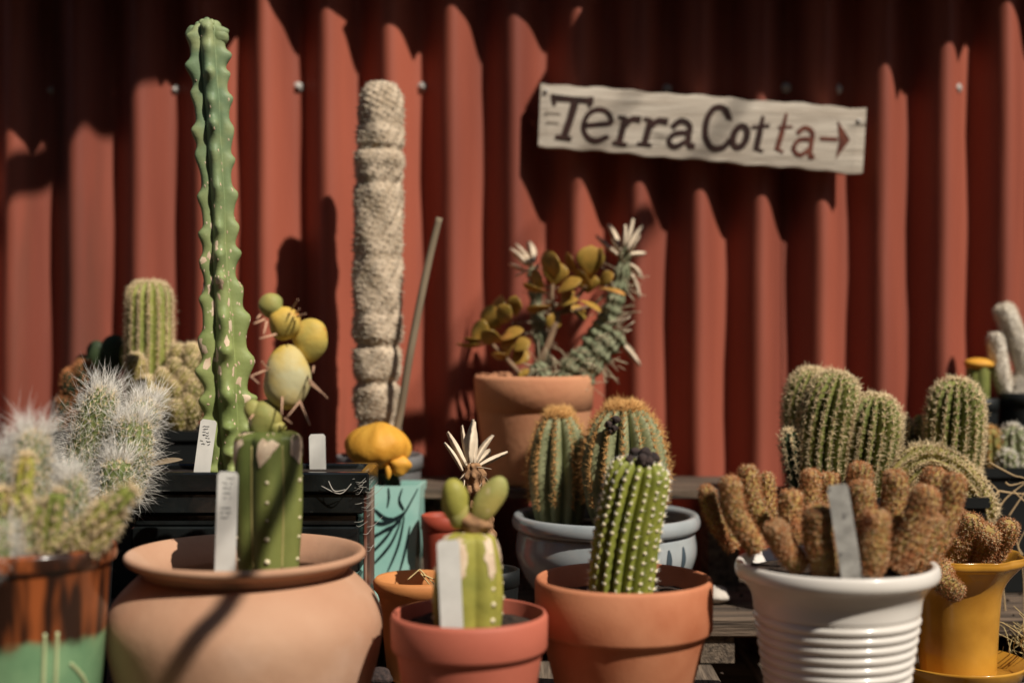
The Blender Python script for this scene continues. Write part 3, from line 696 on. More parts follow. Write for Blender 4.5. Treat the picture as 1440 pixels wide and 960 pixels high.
tag('blank white label in the salmon pink pot', (630, 759), (636, 885), 32, 1.296, scribble=0)
tag('worn grey label among the brown finger cacti', (1177, 681), (1196, 798), 30, 1.315, 'tag_grey')
tag('narrow grey label among the white haired cacti', (114, 552), (122, 600), 11, 1.55, 'tag_grey')

# ------------------------------------------------------------ plants
def P3(l, d): return [at(x, y, d) if len((x, y)) == 2 else None for x, y in l]
def plant(name, label, cat, loc, group=None): return Thing(name, label, cat, loc, group)
# --- tall knobbly cactus
tb = []
for k in range(5):
    z_ = .03+.02*random.random()
    while z_ < .99: tb.append((k, z_, random.uniform(.22, .44), random.uniform(.012, .02))); z_ += random.uniform(.046, .082)
def tot(S, TH):
    f = .02*np.sin(TH*7+S*60)+.03*np.sin(S*31+TH*2)
    k = TH/(2*math.pi)*5
    for r_, z_, a_, w_ in tb:
        dk = np.abs((k-r_+2.5) % 5-2.5); up = (S-z_)/w_
        f = f+a_*np.exp(-(dk/.26)**2-np.where(up > 0, up*1.5, up*.75)**2)
    return f
tp = [(327, 672), (322, 620), (318, 560), (315, 470), (309, 390), (307, 320), (303, 240), (298, 160), (293, 90), (291, 32)]
tr = [29, 31, 32, 31, 24, 22, 23, 24, 25, 24]
S_ = Stem(P3(tp, 1.624), [q/F*1.6 for q in tr], ribs=5, depth=.34, sharp=1.0, dome=.955, lump=tot, phase=-math.pi/2+.25)
tall = plant('totem_cactus', 'tall knobbly blue green cactus column rising from the black planter', 'cactus', S_.C[0])
V, Fc = S_.mesh(260, 90)
tall.part('stem', (V, Fc), 'totem')
# corky scars
def patches(S, lst, r=.004, lift=.0):
    vf = []
    for s_, th in lst:
        ns = 7; a = np.arange(ns)/ns*2*math.pi; rr_ = r*(.5+rng.random(ns))
        SS = s_+rr_*np.cos(a)*1.4/S.len; TT = th+rr_*np.sin(a)/np.mean(S.rads)*.7
        SS = np.append(SS, s_); TT = np.append(TT, th)
        Pp = S.pos(SS, TT); Nn = S.normal(SS, TT); Pp = Pp+Nn*((lift+np.array([.0001]*ns+[.0007]))[:, None])
        vf.append((Pp, [[i, (i+1) % ns, ns] for i in range(ns)]))
    return join(*vf)
pl = [(rng.uniform(.22, .56), rng.normal(0, .9)-.25) for _ in range(34)]+[(rng.uniform(.05, .5), rng.uniform(-1.5, 1.5)) for _ in range(60)]
pr = patches(S_, pl[:34], .0034); tall.part('cork_scar', pr, 'cork', kind='stuff')
tall.part('speckle', patches(S_, pl[34:]+[(rng.uniform(.1, .95), rng.uniform(-1.6, 1.6)) for _ in range(50)], .0012), 'cork', kind='stuff')
# top knobs
for (x, y, r_, dd) in ((272, 50, 10, .004), (310, 53, 11, .0), (291, 40, 9, -.012), (281, 40, 7, .004), (302, 40, 8, .004), (291, 33, 6, .004), (297, 34, 5, -.004), (285, 34, 5, -.004)):
    c_ = at(x, y, 1.624+dd); tall.part('knob', pad(c_, r_/F*1.6, r_/F*1.6, r_*1.45/F*1.6, tilt=(x-291)*.012, n=12, lumps=.08), 'totem')
# --- white woolly column
def wool(S, TH):
    pr = np.zeros_like(S)
    for c_, w_, a_ in ((.12, .012, .16), (.235, .014, .22), (.345, .012, .2), (.43, .01, .05), (.56, .012, .06), (.735, .012, .10), (.80, .02, -.10), (.835, .008, .14), (.90, .01, .06)):
        pr -= a_*np.exp(-((S-c_)/w_)**2)
    return pr+.05*np.cos(10*TH+S*150)*np.cos(S*300)+.04*np.sin(4*TH+S*37)+.025*np.sin(9*TH-S*90)
cpts = [(534, 655), (531, 590), (530, 530), (531, 470), (531, 400), (532, 320), (533, 250), (535, 190), (537, 114)]
S_ = Stem(P3(cpts, 1.845), [q/F*1.845 for q in (30, 31, 33, 34, 34, 34, 33, 32, 31)], dome=.93, lump=wool)
wcol = plant('column_cactus', 'thick beige woolly cactus column in front of the red wall', 'cactus', S_.C[0])
wcol.part('stem', S_.mesh(300, 72), 'column_wool')
P_, N_ = S_.spiral_areoles(.0075, 0.1, .99); wcol.part('wool', spikes(P_, N_, 6, .0034, .0004, 1.3, curl=.4), 'fuzz', kind='stuff')
# --- leaning dry stick
S2 = tube(P3([(618, 306), (600, 380), (578, 490), (562, 585), (545, 660)], 1.80), [.0042, .0048, .005, .005, .005], 10)
stk = plant('dry_stick', 'bare pale stick leaning beside the woolly column cactus', 'stick', at(545, 660, 1.80)); stk.part('stick', S2, 'dead_wood')
# --- yellow crested graft in the teal pot
yc = plant('crested_cactus', 'orange yellow crested grafted cactus in the turquoise pot', 'cactus', (at(548, 700, 1.772).x, 1.772, at(0, 692, 1.772).z))
yc.part('stock', Stem(P3([(552, 712), (550, 690), (545, 660)], 1.772), [.014, .013, .012], ribs=4, depth=.3, dome=.9).mesh(24, 40), 'dark_green')
V, Fc = pad((0, 0, 0), 1, 1, 1, egg=0, n=28, lumps=0)
Vy = []
for x, y, z in V:
    a = math.atan2(y, x); rr_ = math.hypot(x, y)
    zz_ = z*(.62 if z > 0 else 1.0)+.10*math.exp(-((x-.1)/.3)**2-(y/.4)**2)*(z > 0)-.30*rr_**3*(.7+.3*math.sin(3*a+1))+.05*math.sin(11*a)*rr_**2
    Vy.append((x*.041*(1+.05*math.sin(5*a)), y*.032*(1+.06*math.sin(4*a+1)), zz_*.034+.012))
c_ = at(531, 634, 1.765); crest = yc.part('crest', (np.array(Vy)+np.array(c_), Fc), 'yellow_crest')
yc.part('lobe', pad(at(562, 655, 1.752), .013, .010, .013, n=12, lumps=.1), 'yellow_crest'); yc.part('lobe', pad(at(546, 664, 1.748), .004, .004, .009, n=10), 'yellow_crest')
# --- grafted cactus in the vase
vx = 1.385
S_ = Stem(P3([(378, 805), (378, 740), (378, 680), (377, 606)], vx), [q/F*vx for q in (45, 47, 50, 51, 51, 50, 48)], ribs=6, depth=.16, sharp=1.1, dome=.93, dome_pow=.35, phase=-math.pi/2+.12)
vc = plant('grafted_cactus', 'thick dark green cactus stump topped with yellow prickly pear joints in the vase', 'cactus', S_.C[0])
vst = vc.part('stem', S_.mesh(60, 120), 'trunk_green')
for k in range(6):
    th = (k+.5)*math.pi/3; SS = np.linspace(.08, .90, 14)
    Pp = S_.pos(SS, np.full(14, th)); Nn = S_.normal(SS, np.full(14, th)); 
    vc.part('groove_line', tube(Pp+Nn*.0002, [.0011, .0009], 6, 26), 'rib_line', parent=vst)
SS = np.tile(np.linspace(.14, .84, 6), 6); TT = np.repeat(np.arange(6)*math.pi/3, 6)
Pp = S_.pos(SS, TT); Nn = S_.normal(SS, TT); vc.part('areole', dots(Pp, Nn, .0026), 'areole', kind='stuff')
vc.part('scar', patches(S_, [(.90, k*math.pi/3+rng.normal(0, .1)) for k in range(6)]+[(.93, k*math.pi/3+.15) for k in range(6)]+[(.87, k*math.pi/3-.1) for k in range(6)], .0075, .0012), 'cork', kind='stuff')
PAD = [((372, 590), 22, 17, 30, .5, 'pad_green'), ((357, 580), 13, 12, 19, -.2, 'pad_green'), ((388, 601), 14, 12, 11, .2, 'pad_green'), ((403, 530), 33, 25, 46, .05, 'pad_pale'), ((400, 455), 23, 18, 24, .25, 'pad_yellow'), ((436, 479), 25, 18, 32, .15, 'pad_yellow'), ((381, 430), 17, 15, 18, 0, 'pad_green'), ((420, 468), 13, 13, 14, 0.6, 'pad_yellow')]
for (p_, a, b2, c2, t_, mt) in PAD:
    cc = at(*p_, vx+.0+ (0.012 if p_[0] in (436, 420) else 0)); vc.part('joint', pad(cc, a/F*vx, b2/F*vx, c2/F*vx, t_, egg=.12 if mt != 'pad_pale' else -.1), mt)
for (a, b2) in (((377, 519), (352, 529)), ((377, 519), (368, 508)), ((352, 529), (364, 539)), ((397, 552), (396, 584)), ((421, 565), (404, 586)), ((421, 563), (436, 598)), ((434, 533), (461, 560)), ((434, 538), (452, 552)), ((388, 470), (365, 476)), ((372, 449), (357, 455)), ((375, 452), (371, 470)), ((410, 435), (419, 421)), ((418, 445), (430, 441)), ((416, 440), (421, 434)), ((366, 443), (361, 448)), ((400, 588), (410, 595)), ((356, 583), (351, 590)), ((441, 515), (440, 524))):
    d0 = vx-(.014 if p_[1] < 0 else .012); vc.part('spine', tube([at(*a, d0), at(*b2, d0-.014)], [.0012, .0005], 6), 'spine_pink')
# --- pink pot plant
px_ = 1.332
S_ = Stem(P3([(658, 900), (658, 850), (659, 800), (660, 746)], px_), [q/F*px_ for q in (46, 49, 51, 49, 44, 33)], ribs=6, depth=.2, sharp=1.1, dome=.9, dome_pow=.5, phase=-math.pi/2-.25)
pp = plant('grafted_cactus', 'short yellow green ribbed stump with two green joints in the salmon pink pot', 'cactus', S_.C[0])
pp.part('stem', S_.mesh(60, 110), 'graft_green')
SS = np.tile(np.linspace(.1, .82, 6), 6); TT = np.repeat(np.arange(6)*math.pi/3, 6); pp.part('areole', dots(S_.pos(SS, TT), S_.normal(SS, TT), .0024), 'areole', kind='stuff')
pt_ = []
for k in range(6):
    for s_ in np.linspace(.70, .93, 7): pt_.append((s_, k*math.pi/3+rng.normal(0, .12)*(.3+(s_-.7)*4)))
pp.part('pale_scar', patches(S_, pt_, .0062, .0006), 'cork', kind='stuff')
pp.part('cap', pad(at(666, 737, px_), 24/F*px_, 20/F*px_, 17/F*px_, .2, lumps=.08), 'bark_cap')
for (p_, a, b2, c2, t_) in (((640, 705), 19, 15, 33, -.15), ((688, 703), 19, 12, 38, .55), ((645, 722), 14, 13, 22, .2)):
    pp.part('joint', pad(at(*p_, px_-.004), a/F*px_, b2/F*px_, c2/F*px_, t_, egg=.05), 'pad_green' if p_[0] != 640 else 'graft_green')
# --- paper-spined cactus (flat papery spines)
def blade(a, b, w, bend=(0, 0, 0)):
    a = Vector(a); b = Vector(b); t = (b-a); s_ = t.cross(Vector((0, 1, .3))).normalized(); V = []; n = 7
    nn = s_.cross(t).normalized()
    for i in range(n):
        u = i/(n-1); q = a+t*u+Vector(bend)*u*u; ww = w*(.35+.75*math.sin(math.pi*min(1, u*.62+.1)))*(1-.55*u**3)
        V += [tuple(q-s_*ww), tuple(q+s_*ww+nn*ww*.3), tuple(q+nn*(ww*.5+.0002))]
    Fc = []
    for i in range(n-1):
        for k in range(3): Fc.append((i*3+k, i*3+(k+1) % 3, i*3+3+(k+1) % 3, i*3+3+k))
    return V, Fc+[(0, 2, 1), ((n-1)*3, (n-1)*3+1, (n-1)*3+2)]
def knob_stem(pts, d, rads):
    S0 = Stem(P3(pts, d), [q/F*d for q in rads], dome=.85); k = math.pi*S0.len/.016
    S0.lump = lambda S, TH: .30*np.cos(4*TH+S*k)*np.cos(4*TH-S*k)+.06*np.sin(9*TH+S*70)
    return S0
S_ = knob_stem([(688, 815), (684, 760), (672, 700), (664, 650)], 1.56, [7, 12, 13, 15, 13])
pc = plant('paper_spine_cactus', 'brown knobbly cactus with upright papery white spines behind the pink pot', 'cactus', S_.C[0])
pc.part('stem', S_.mesh(60, 40), 'bark_cap')
for (a, b2, w, dd) in (((655, 655), (627, 603), 4.5, .03), ((660, 650), (659, 594), 6.5, .03), ((660, 652), (643, 600), 3.5, .04), ((668, 652), (685, 604), 4, .04), ((668, 655), (697, 626), 5, .03), ((670, 658), (707, 636), 3.5, .03), ((650, 662), (632, 622), 3, .02), ((666, 650), (672, 592), 4, .05), ((645, 676), (652, 668), 1.2, -.01), ((652, 668), (657, 694), 1.2, -.02), ((668, 695), (694, 672), 1.3, -.02), ((676, 668), (692, 672), 1, -.02), ((664, 694), (686, 676), 1, -.015), ((668, 657), (684, 657), 1.2, -.015)):
    pc.part('papery_spine', blade(at(*a, 1.556), at(*b2, 1.556+dd), w*(1.25 if w > 2 else 1)/F*1.56, (random.uniform(-.007, .007), random.uniform(-.004, .01), random.uniform(-.006, .003))), 'papery')
# --- barrel cacti in the blue bowl
def barrel(label, px, top, bot, r, d, n, sp=1):
    rr_ = r/F*d
    S_ = Stem(P3([(px, bot), (px, (top+bot)/2), (px, top)], d), [rr_*.62, rr_*.84, rr_*.98, rr_, rr_*1.0], ribs=n, depth=.36, sharp=.7, dome=.32, dome_pow=.5, phase=random.random())
    t = plant('barrel_cactus', label, 'cactus', S_.C[0])
    t.part('stem', S_.mesh(70, n*12), 'barrel_green')
    P_, N_ = S_.rib_areoles(.0062*sp, .25, .985); N_ = N_+np.array([0, 0, .35])
    t.part('spines', spikes(P_, N_, 9, .0085, .00042, 1.1, curl=.15), 'spine_gold', kind='stuff'); t.part('areole', dots(P_, N_, .0012), 'spine_tan', kind='stuff')
    SS = rng.uniform(.93, .992, 120); TT = rng.uniform(0, 6.28, 120); t.part('crown_spines', spikes(S_.pos(SS, TT), S_.normal(SS, TT)*.4+np.array([0, 0, 1]), 6, .011, .0004, .9, curl=.2), 'spine_gold', kind='stuff')
    return t, S_
barrel('smaller pale ribbed barrel cactus in the blue bowl next to the golden one', 786, 580, 745, 46, 1.745, 10)
bb, Sb = barrel('larger golden spined barrel cactus with dried dark flowers in the blue bowl', 878, 570, 745, 66, 1.70, 15)
for (x, y, r_) in ((866, 590, 6), (856, 597, 6), (864, 602, 5), (858, 606, 4)):
    bb.part('dried_flower', pad(at(x, y, 1.662), r_/F*1.68, r_/F*1.68, r_/F*1.68, n=8, lumps=.15), 'dark_bud')
P_ = np.array([at(955+random.uniform(-12, 12), 712+random.uniform(-6, 6), 1.70) for _ in range(12)]); N_ = np.tile(np.array([[0, -.4, 1.0]]), (12, 1))
# --- leaning ribbed cactus in the terracotta pot
S_ = Stem(P3([(872, 850), (876, 800), (884, 740), (894, 690), (903, 645)], 1.415), [q/F*1.415 for q in (44, 47, 47, 46, 45, 42)], ribs=17, depth=.27, sharp=.8, dome=.84, dome_pow=.42, twist=.15)
lc = plant('ribbed_cactus', 'leaning yellow green ribbed cactus with dark buds on its crown in the terracotta pot', 'cactus', S_.C[0])
lc.part('stem', S_.mesh(90, 204), 'ribbed_green')
P_, N_ = S_.rib_areoles(.0078, .03, .97); lc.part('areole', dots(P_, N_, .0018, .8), 'areole', kind='stuff'); lc.part('spines', spikes(P_, N_, 8, .0045, .0004, 1.3), 'spine_white', kind='stuff')
for (x, y, r_, dd) in ((893, 643, 9, 0), (908, 641, 8, -.008), (919, 648, 8, .0), (903, 650, 8, -.02), (886, 650, 6, -.012), (912, 652, 7, -.02)):
    bo = lc.part('bud', pad(at(x, y-3, 1.415+dd), r_/F*1.415, r_/F*1.415, r_*1.25/F*1.415, n=10, lumps=.1), 'dark_bud')
# --- brown finger cacti
def finger(t, tip, base, r, d, bend=0.0, nm='stem', dz=0):
    mx_, my_ = (tip[0]+base[0])/2+bend, (tip[1]+base[1])/2
    S_ = Stem([at(*base, d+dz), at(mx_, my_, d+dz*.5), at(*tip, d)], [q*r/F*d*.92 for q in (.82, .98, 1.0, 1.0, .95)], dome=.78 if (Vector(tip)-Vector(base)).length > 2.6*r else .6, lump=lambda S, TH: (.065*np.cos(8*TH+S*40)*np.cos(8*TH-S*40)+.05*np.sin(S*9+TH)))
    so = t.part(nm, S_.mesh(60, 60), 'finger')
    P_, N_ = S_.spiral_areoles(.0052, .02, .985)
    sp_ = t.part('spines', spikes(P_, N_, 8, .0038, .00042, 1.3, central=1, curl=.2), 'spine_rust' , parent=so, kind='stuff')
    k = rng.random(len(P_)) < .75
    t.part('pale_spines', spikes(P_[k], N_[k], 7, .0033, .0004, 1.45, central=0, curl=.2), 'spine_tan', parent=so, kind='stuff')
def z2(x, y): return (960+x/2.667, 500+y/2.667)
fc = plant('finger_cactus', 'crowd of furry brown finger cactus stems filling the white ribbed planter', 'cactus', wpot.c+Vector((0, 0, .15)))
FG = [((85, 490), (190, 720), 31, 1.33, -8, .02), ((172, 455), (280, 730), 42, 1.31, -10, .01), ((238, 412), (320, 680), 40, 1.36, -6, 0), ((312, 440), (330, 660), 30, 1.38, 0, 0), ((402, 505), (415, 700), 44, 1.33, 0, 0), ((335, 628), (440, 790), 46, 1.275, -4, .02), ((482, 428), (470, 660), 38, 1.37, 0, 0), ((552, 440), (530, 660), 46, 1.38, 0, 0), ((505, 560), (540, 820), 58, 1.275, -4, .01), ((664, 402), (655, 660), 48, 1.37, 0, 0), ((660, 470), (700, 720), 50, 1.33, 0, 0), ((792, 430), (765, 740), 48, 1.34, 6, 0), ((722, 578), (695, 820), 56, 1.265, 4, 0), ((946, 420), (850, 760), 50, 1.37, 8, -.02), ((918, 490), (790, 800), 58, 1.30, 8, .0), ((1024, 442), (900, 780), 46, 1.34, 10, 0), ((940, 590), (850, 800), 44, 1.32, 6, 0), ((600, 520), (610, 760), 42, 1.345, 0, 0)]
for tp_, bs, r, d, bn, dz in FG: finger(fc, z2(*tp_), z2(*bs), r/2.667, d+.058, bn, dz=dz)
fd = plant('finger_cactus', 'reddish furry finger cactus spilling over the yellow planter', 'cactus', ypot.c+Vector((0, 0, .11)))
for tp_, bs, r, d, bn, dz in (((1085, 598), (1010, 790), 54, 1.55, 4, .02), ((1228, 622), (1100, 800), 46, 1.545, 8, .03), ((1150, 650), (1060, 800), 54, 1.54, 6, .04), ((1030, 660), (1000, 810), 52, 1.555, 0, .02), ((1010, 560), (1000, 760), 48, 1.585, 0, .0), ((1040, 895), (985, 790), 40, 1.475, -14, .05), ((1190, 700), (1090, 790), 40, 1.56, 0, .0)): finger(fd, z2(*tp_), z2(*bs), r/2.667, d, bn, dz=dz)
# --- tall green ribbed cacti on the right
def echino(t, pts, r, d, n=17, spL=.0072, mt='echino_green', dens=.0082, smat='spine_tan', dome=.72, depth=.34):
    S_ = Stem(P3(pts, d), [q*r/F*d for q in (.85, .95, 1, 1, .97)], ribs=n, depth=depth, sharp=.75, dome=dome, dome_pow=.45, phase=random.random())
    so = t.part('stem', S_.mesh(80, n*12), mt)
    P_, N_ = S_.rib_areoles(dens*.85, .02, .985)
    t.part('spines', spikes(P_, N_, 10, spL, .00055, 1.15, curl=.05), smat, parent=so, kind='stuff'); t.part('areole', dots(P_, N_, .0013), 'areole', parent=so, kind='stuff')
    return so, S_
eg = 'green ribbed cacti behind the white planter'
for lab, pts, r, d in (('green ribbed cactus half hidden behind the taller curved cactus beside the wall', [(1150, 712), (1142, 640), (1136, 580), (1145, 520)], 34, 1.742), ('curved green ribbed cactus leaning right in the black trough', [(1160, 715), (1158, 650), (1166, 585), (1181, 525)], 38, 1.715), ('shorter leaning green ribbed cactus in the middle of the black trough', [(1210, 715), (1218, 660), (1226, 610), (1233, 556)], 39, 1.71), ('upright green ribbed cactus standing beside the arching stem', [(1337, 712), (1338, 655), (1342, 600), (1346, 534)], 40, 1.72)):
    t = plant('ribbed_cactus', lab, 'cactus', at(*pts[0], d), eg); echino(t, pts, r, d)
t = plant('arching_cactus', 'bristly tan ribbed cactus stem arching over the edge of the black trough', 'cactus', at(1255, 712, 1.715))
echino(t, [(1262, 712), (1268, 672), (1295, 650), (1330, 658), (1362, 690), (1384, 735)], 25, 1.692, n=12, spL=.0075, mt='golden_ball', dens=.006, dome=.9)
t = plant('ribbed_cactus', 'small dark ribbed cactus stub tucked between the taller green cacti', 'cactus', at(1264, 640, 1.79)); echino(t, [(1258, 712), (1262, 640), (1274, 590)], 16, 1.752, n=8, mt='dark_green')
t = plant('ribbed_cactus', 'cactus with shade painted into its dark green beside the curved green cactus at the trough end', 'cactus', at(1128, 712, 1.75)); echino(t, [(1132, 712), (1120, 650), (1112, 605)], 17, 1.715, n=9, mt='dark_green')  # dark green stands in for the shade over this stem
# --- tiny cacti in the far tray, and the white one
for lab, x, y, r in (('tiny green cactus with golden cap in the black seed tray', 1391, 622, 20), ('tiny grey green spiny ball cactus in the black seed tray', 1424, 622, 24), ('tiny pale clustered cactus at the front of the seed tray', 1416, 648, 13), ('tiny round cactus beyond the spiny ball in the seed tray', 1466, 625, 22)):
    d = 1.838 if y < 640 else 1.818
    t = plant('seedling_cactus', lab, 'cactus', at(x, 668, d)); echino(t, [(x, 672), (x, 645), (x, y-r)], r, d, n=10, spL=.006, dome=.45, mt='golden_ball' if x == 1391 else 'barrel_green', smat='spine_gold' if x == 1391 else 'spine_white')

wt_pot, _ = plain_pot('black plastic pot holding the chalk white cactus by the wall', 1440, 1.908, 552, TIER, .036, 'black_plastic')
t = plant('white_cactus', 'chalk white branching cactus in a black pot against the wall', 'cactus', wt_pot.c+Vector((0, 0, .19)))
for pts, r in (([(1446, 566), (1440, 510), (1424, 465), (1408, 428)], 15), ([(1424, 566), (1410, 535), (1404, 505), (1400, 466)], 13), ([(1428, 558), (1446, 530), (1462, 500), (1470, 470)], 14), ([(1422, 562), (1432, 545), (1440, 530)], 15)):
    S_ = Stem(P3(pts, 1.905), [q*r/F*1.9 for q in (.9, .95, 1, 1, 1)], dome=.85, lump=lambda S, TH: .06*np.cos(6*TH+S*50)*np.cos(S*60))
    so = t.part('stem', S_.mesh(50, 30), 'white_stem'); P_, N_ = S_.spiral_areoles(.006); t.part('fuzz', spikes(P_, N_, 6, .004, .0005, 1.3), 'fuzz', parent=so, kind='stuff')
yp, _ = plain_pot('small black pot with a yellow capped cactus near the wall', 1375, 1.90, 560, TIER, .027, 'black_plastic')
t = plant('grafted_cactus', 'short green cactus with flat yellow cap near the wall', 'cactus', yp.c+Vector((0, 0, .18)))
t.part('stock', Stem(P3([(1375, 572), (1375, 545), (1375, 512)], 1.90), [.015, .016, .016], ribs=5, depth=.2, dome=.9).mesh(24, 40), 'echino_green')
t.part('cap', pad(at(1375, 513, 1.90), .019, .019, .0095, n=12, lumps=.06), 'yellow_crest')
t = plant('low_succulent', 'low pale green succulent at the back of the black trough', 'succulent', at(1290, 712, 1.76))
for (a, b2) in (((1285, 700), (1272, 590)), ((1290, 700), (1292, 582)), ((1295, 700), (1308, 588))):
    t.part('leaf', Stem(P3([a, ((a[0]+b2[0])/2, 640), b2], 1.76), [.006, .009, .009], dome=.7).mesh(20, 16), 'golden_ball')
# --- jade plant and grey paper-spined cactus in the pale pot
jz = 1.85
jp = plant('jade_plant', 'jade plant with bronze green paddle leaves in the pale terracotta pot', 'jade plant', at(748, 545, jz))
for pts, r in (([(742, 548), (752, 520), (768, 490), (782, 452), (786, 436)], [6, 5.5, 5, 4.5, 3.5]), ([(776, 470), (778, 440), (776, 415), (777, 400)], [4, 3.5, 3, 3]), ([(786, 440), (805, 425), (822, 405), (830, 390)], [3.5, 3, 2.6, 2.2]), ([(744, 545), (728, 522), (708, 500), (692, 484)], [4, 3.5, 3, 2.5]), ([(782, 445), (770, 432), (760, 428)], [3, 2.5, 2]), ([(790, 440), (830, 430), (850, 414)], [3, 2.4, 2])):
    jp.part('branch', tube(P3(pts, jz), [q/F*jz for q in r], 9), 'jade_stem')
def leaf(t, a, b, w, d, yaw=0.0, mt='jade_leaf', dd=0.0, cup=.25):
    """thick paddle leaf from foot a to tip b (photo pixels)"""
    A = at(*a, d); B = at(*b, d+dd); ax = B-A; L = ax.length; ax.normalize()
    s0 = ax.cross(Vector((0, -1, 0))).normalized(); n0 = s0.cross(ax).normalized()
    sd = (s0*math.cos(yaw)+n0*math.sin(yaw)).normalized(); nn = sd.cross(ax).normalized(); W = w/F*d/2
    V = []; Fc = []; n = 12; m = 12
    for i in range(n+1):
        u = i/n; wd = W*(.14+.9*math.sin(math.pi*min(1, u**1.35))**.75) if 0 < i < n else W*.05
        if i == 0: wd = W*.14
        c_ = A+ax*(L*u)-nn*(cup*L*(u-.5)**2)
        for k in range(m):
            a_ = 2*math.pi*k/m; V.append(tuple(c_+sd*wd*math.cos(a_)+nn*wd*.16*math.sin(a_)+nn*(cup*wd*math.cos(a_)**2*.5)))
    for i in range(n):
        for k in range(m): Fc.append((i*m+k, i*m+(k+1) % m, (i+1)*m+(k+1) % m, (i+1)*m+k))
    t.part('leaf', (V, Fc+[tuple(range(m-1, -1, -1)), tuple(n*m+k for k in range(m))]), mt)
LV = [((706, 480), (676, 468), 20, .6), ((716, 500), (690, 500), 16, 1.0), ((800, 430), (826, 446), 18, .8), ((786, 438), (772, 462), 20, .5), ((748, 520), (730, 538), 18, .4), ((700, 455), (716, 430), 20, .3), ((764, 405), (748, 380), 16, .7), ((840, 400), (862, 385), 16, .6), ((779, 402), (783, 368), 28, .1), ((770, 390), (768, 350), 20, 1.0), ((777, 395), (775, 354), 26, .7), ((829, 388), (831, 345), 30, .05), ((836, 385), (845, 348), 16, .9), ((826, 412), (827, 384), 26, .3), ((813, 390), (795, 355), 14, .9), ((768, 412), (735, 400), 14, 1.1), ((782, 410), (817, 392), 20, .9), ((775, 432), (740, 435), 18, 1.1), ((780, 430), (812, 420), 18, 1.1), ((842, 403), (880, 413), 13, 1.2), ((815, 420), (846, 437), 13, 1.1), ((690, 474), (664, 458), 25, .2), ((690, 470), (690, 428), 24, .5), ((700, 462), (702, 414), 22, .8), ((697, 478), (735, 463), 18, .9), ((688, 484), (640, 486), 13, 1.2), ((684, 480), (652, 477), 13, 1.1), ((712, 500), (716, 470), 20, .7), ((722, 492), (745, 478), 18, .6), ((720, 512), (742, 492), 20, .4), ((724, 445), (724, 416), 18, .5), ((790, 425), (805, 405), 16, .7), ((830, 405), (812, 380), 14, .8)]
for i, (a, b2, w, yw) in enumerate(LV): leaf(jp, a, b2, w*1.3, jz-.012+.004*(i % 5), yw, dd=random.uniform(-.02, .015))
jb_ = plant('paper_spine_cactus', 'grey green knobbly cactus with long papery spines beside the jade plant', 'cactus', at(800, 545, jz+.01))
J = []
for pts, r, d in (([(806, 548), (822, 505), (842, 470), (858, 440), (872, 400), (880, 345)], [10, 13, 14, 12, 10, 8], 1.875), ([(772, 548), (764, 500), (756, 450), (752, 400), (747, 375)], [7, 9, 9, 8, 7], 1.905), ([(790, 550), (800, 520), (818, 498)], [12, 13, 11], 1.84), ([(780, 552), (762, 528), (752, 510)], [11, 12, 10], 1.83), ([(815, 548), (845, 500), (876, 470)], [10, 12, 11], 1.845)):
    S_ = knob_stem(pts, d, r); jb_.part('stem', S_.mesh(120, 48), 'grey_stem'); J.append((S_, d))
for (a, b2, w, dd) in (((872, 352), (858, 309), 4.5, .03), ((880, 346), (892, 306), 3.5, .02), ((876, 348), (882, 318), 3, .0), ((884, 352), (906, 330), 4.5, .05), ((886, 358), (912, 356), 3.5, .04), ((884, 350), (900, 318), 3.5, .06), ((886, 372), (908, 386), 3.5, .05), ((868, 358), (836, 334), 4, .05), ((888, 386), (905, 420), 3.5, .06), ((862, 385), (848, 400), 2, 0), ((745, 378), (726, 390), 1.5, -.01), ((748, 376), (742, 368), 3, -.01), ((752, 378), (764, 372), 2.5, 0), ((742, 372), (718, 348), 5, .05), ((750, 368), (748, 335), 6, .05), ((738, 380), (712, 372), 4, .05), ((745, 370), (728, 340), 4, .06), ((870, 480), (905, 510), 4, .06), ((860, 470), (890, 440), 1.3, -.02), ((862, 475), (886, 455), 1.3, -.02), ((858, 470), (884, 462), 1.2, -.01), ((850, 455), (886, 448), 1.2, -.02)):
    jb_.part('papery_spine', blade(at(*a, 1.86), at(*b2, 1.86+dd), w*1.1/F*1.86, (random.uniform(-.006, .006), 0, random.uniform(-.006, .003))), 'papery')
vf = []
for _ in range(230):
    S_, d = random.choice(J); s_ = random.uniform(.1, .98); th = random.uniform(-2.8, .2)
    p0 = S_.pos(np.array([s_]), np.array([th]))[0]; n0 = S_.normal(np.array([s_]), np.array([th]))[0]
    dr = Vector(n0)+Vector((random.gauss(0, .6), random.gauss(0, .4), random.gauss(.1, .6))); dr.normalize(); L = random.uniform(.008, .034)
    vf.append(blade(p0, Vector(p0)+dr*L, random.uniform(.0004, .001)))
jb_.part('thin_spines', join(*vf), 'papery_thin', kind='stuff')
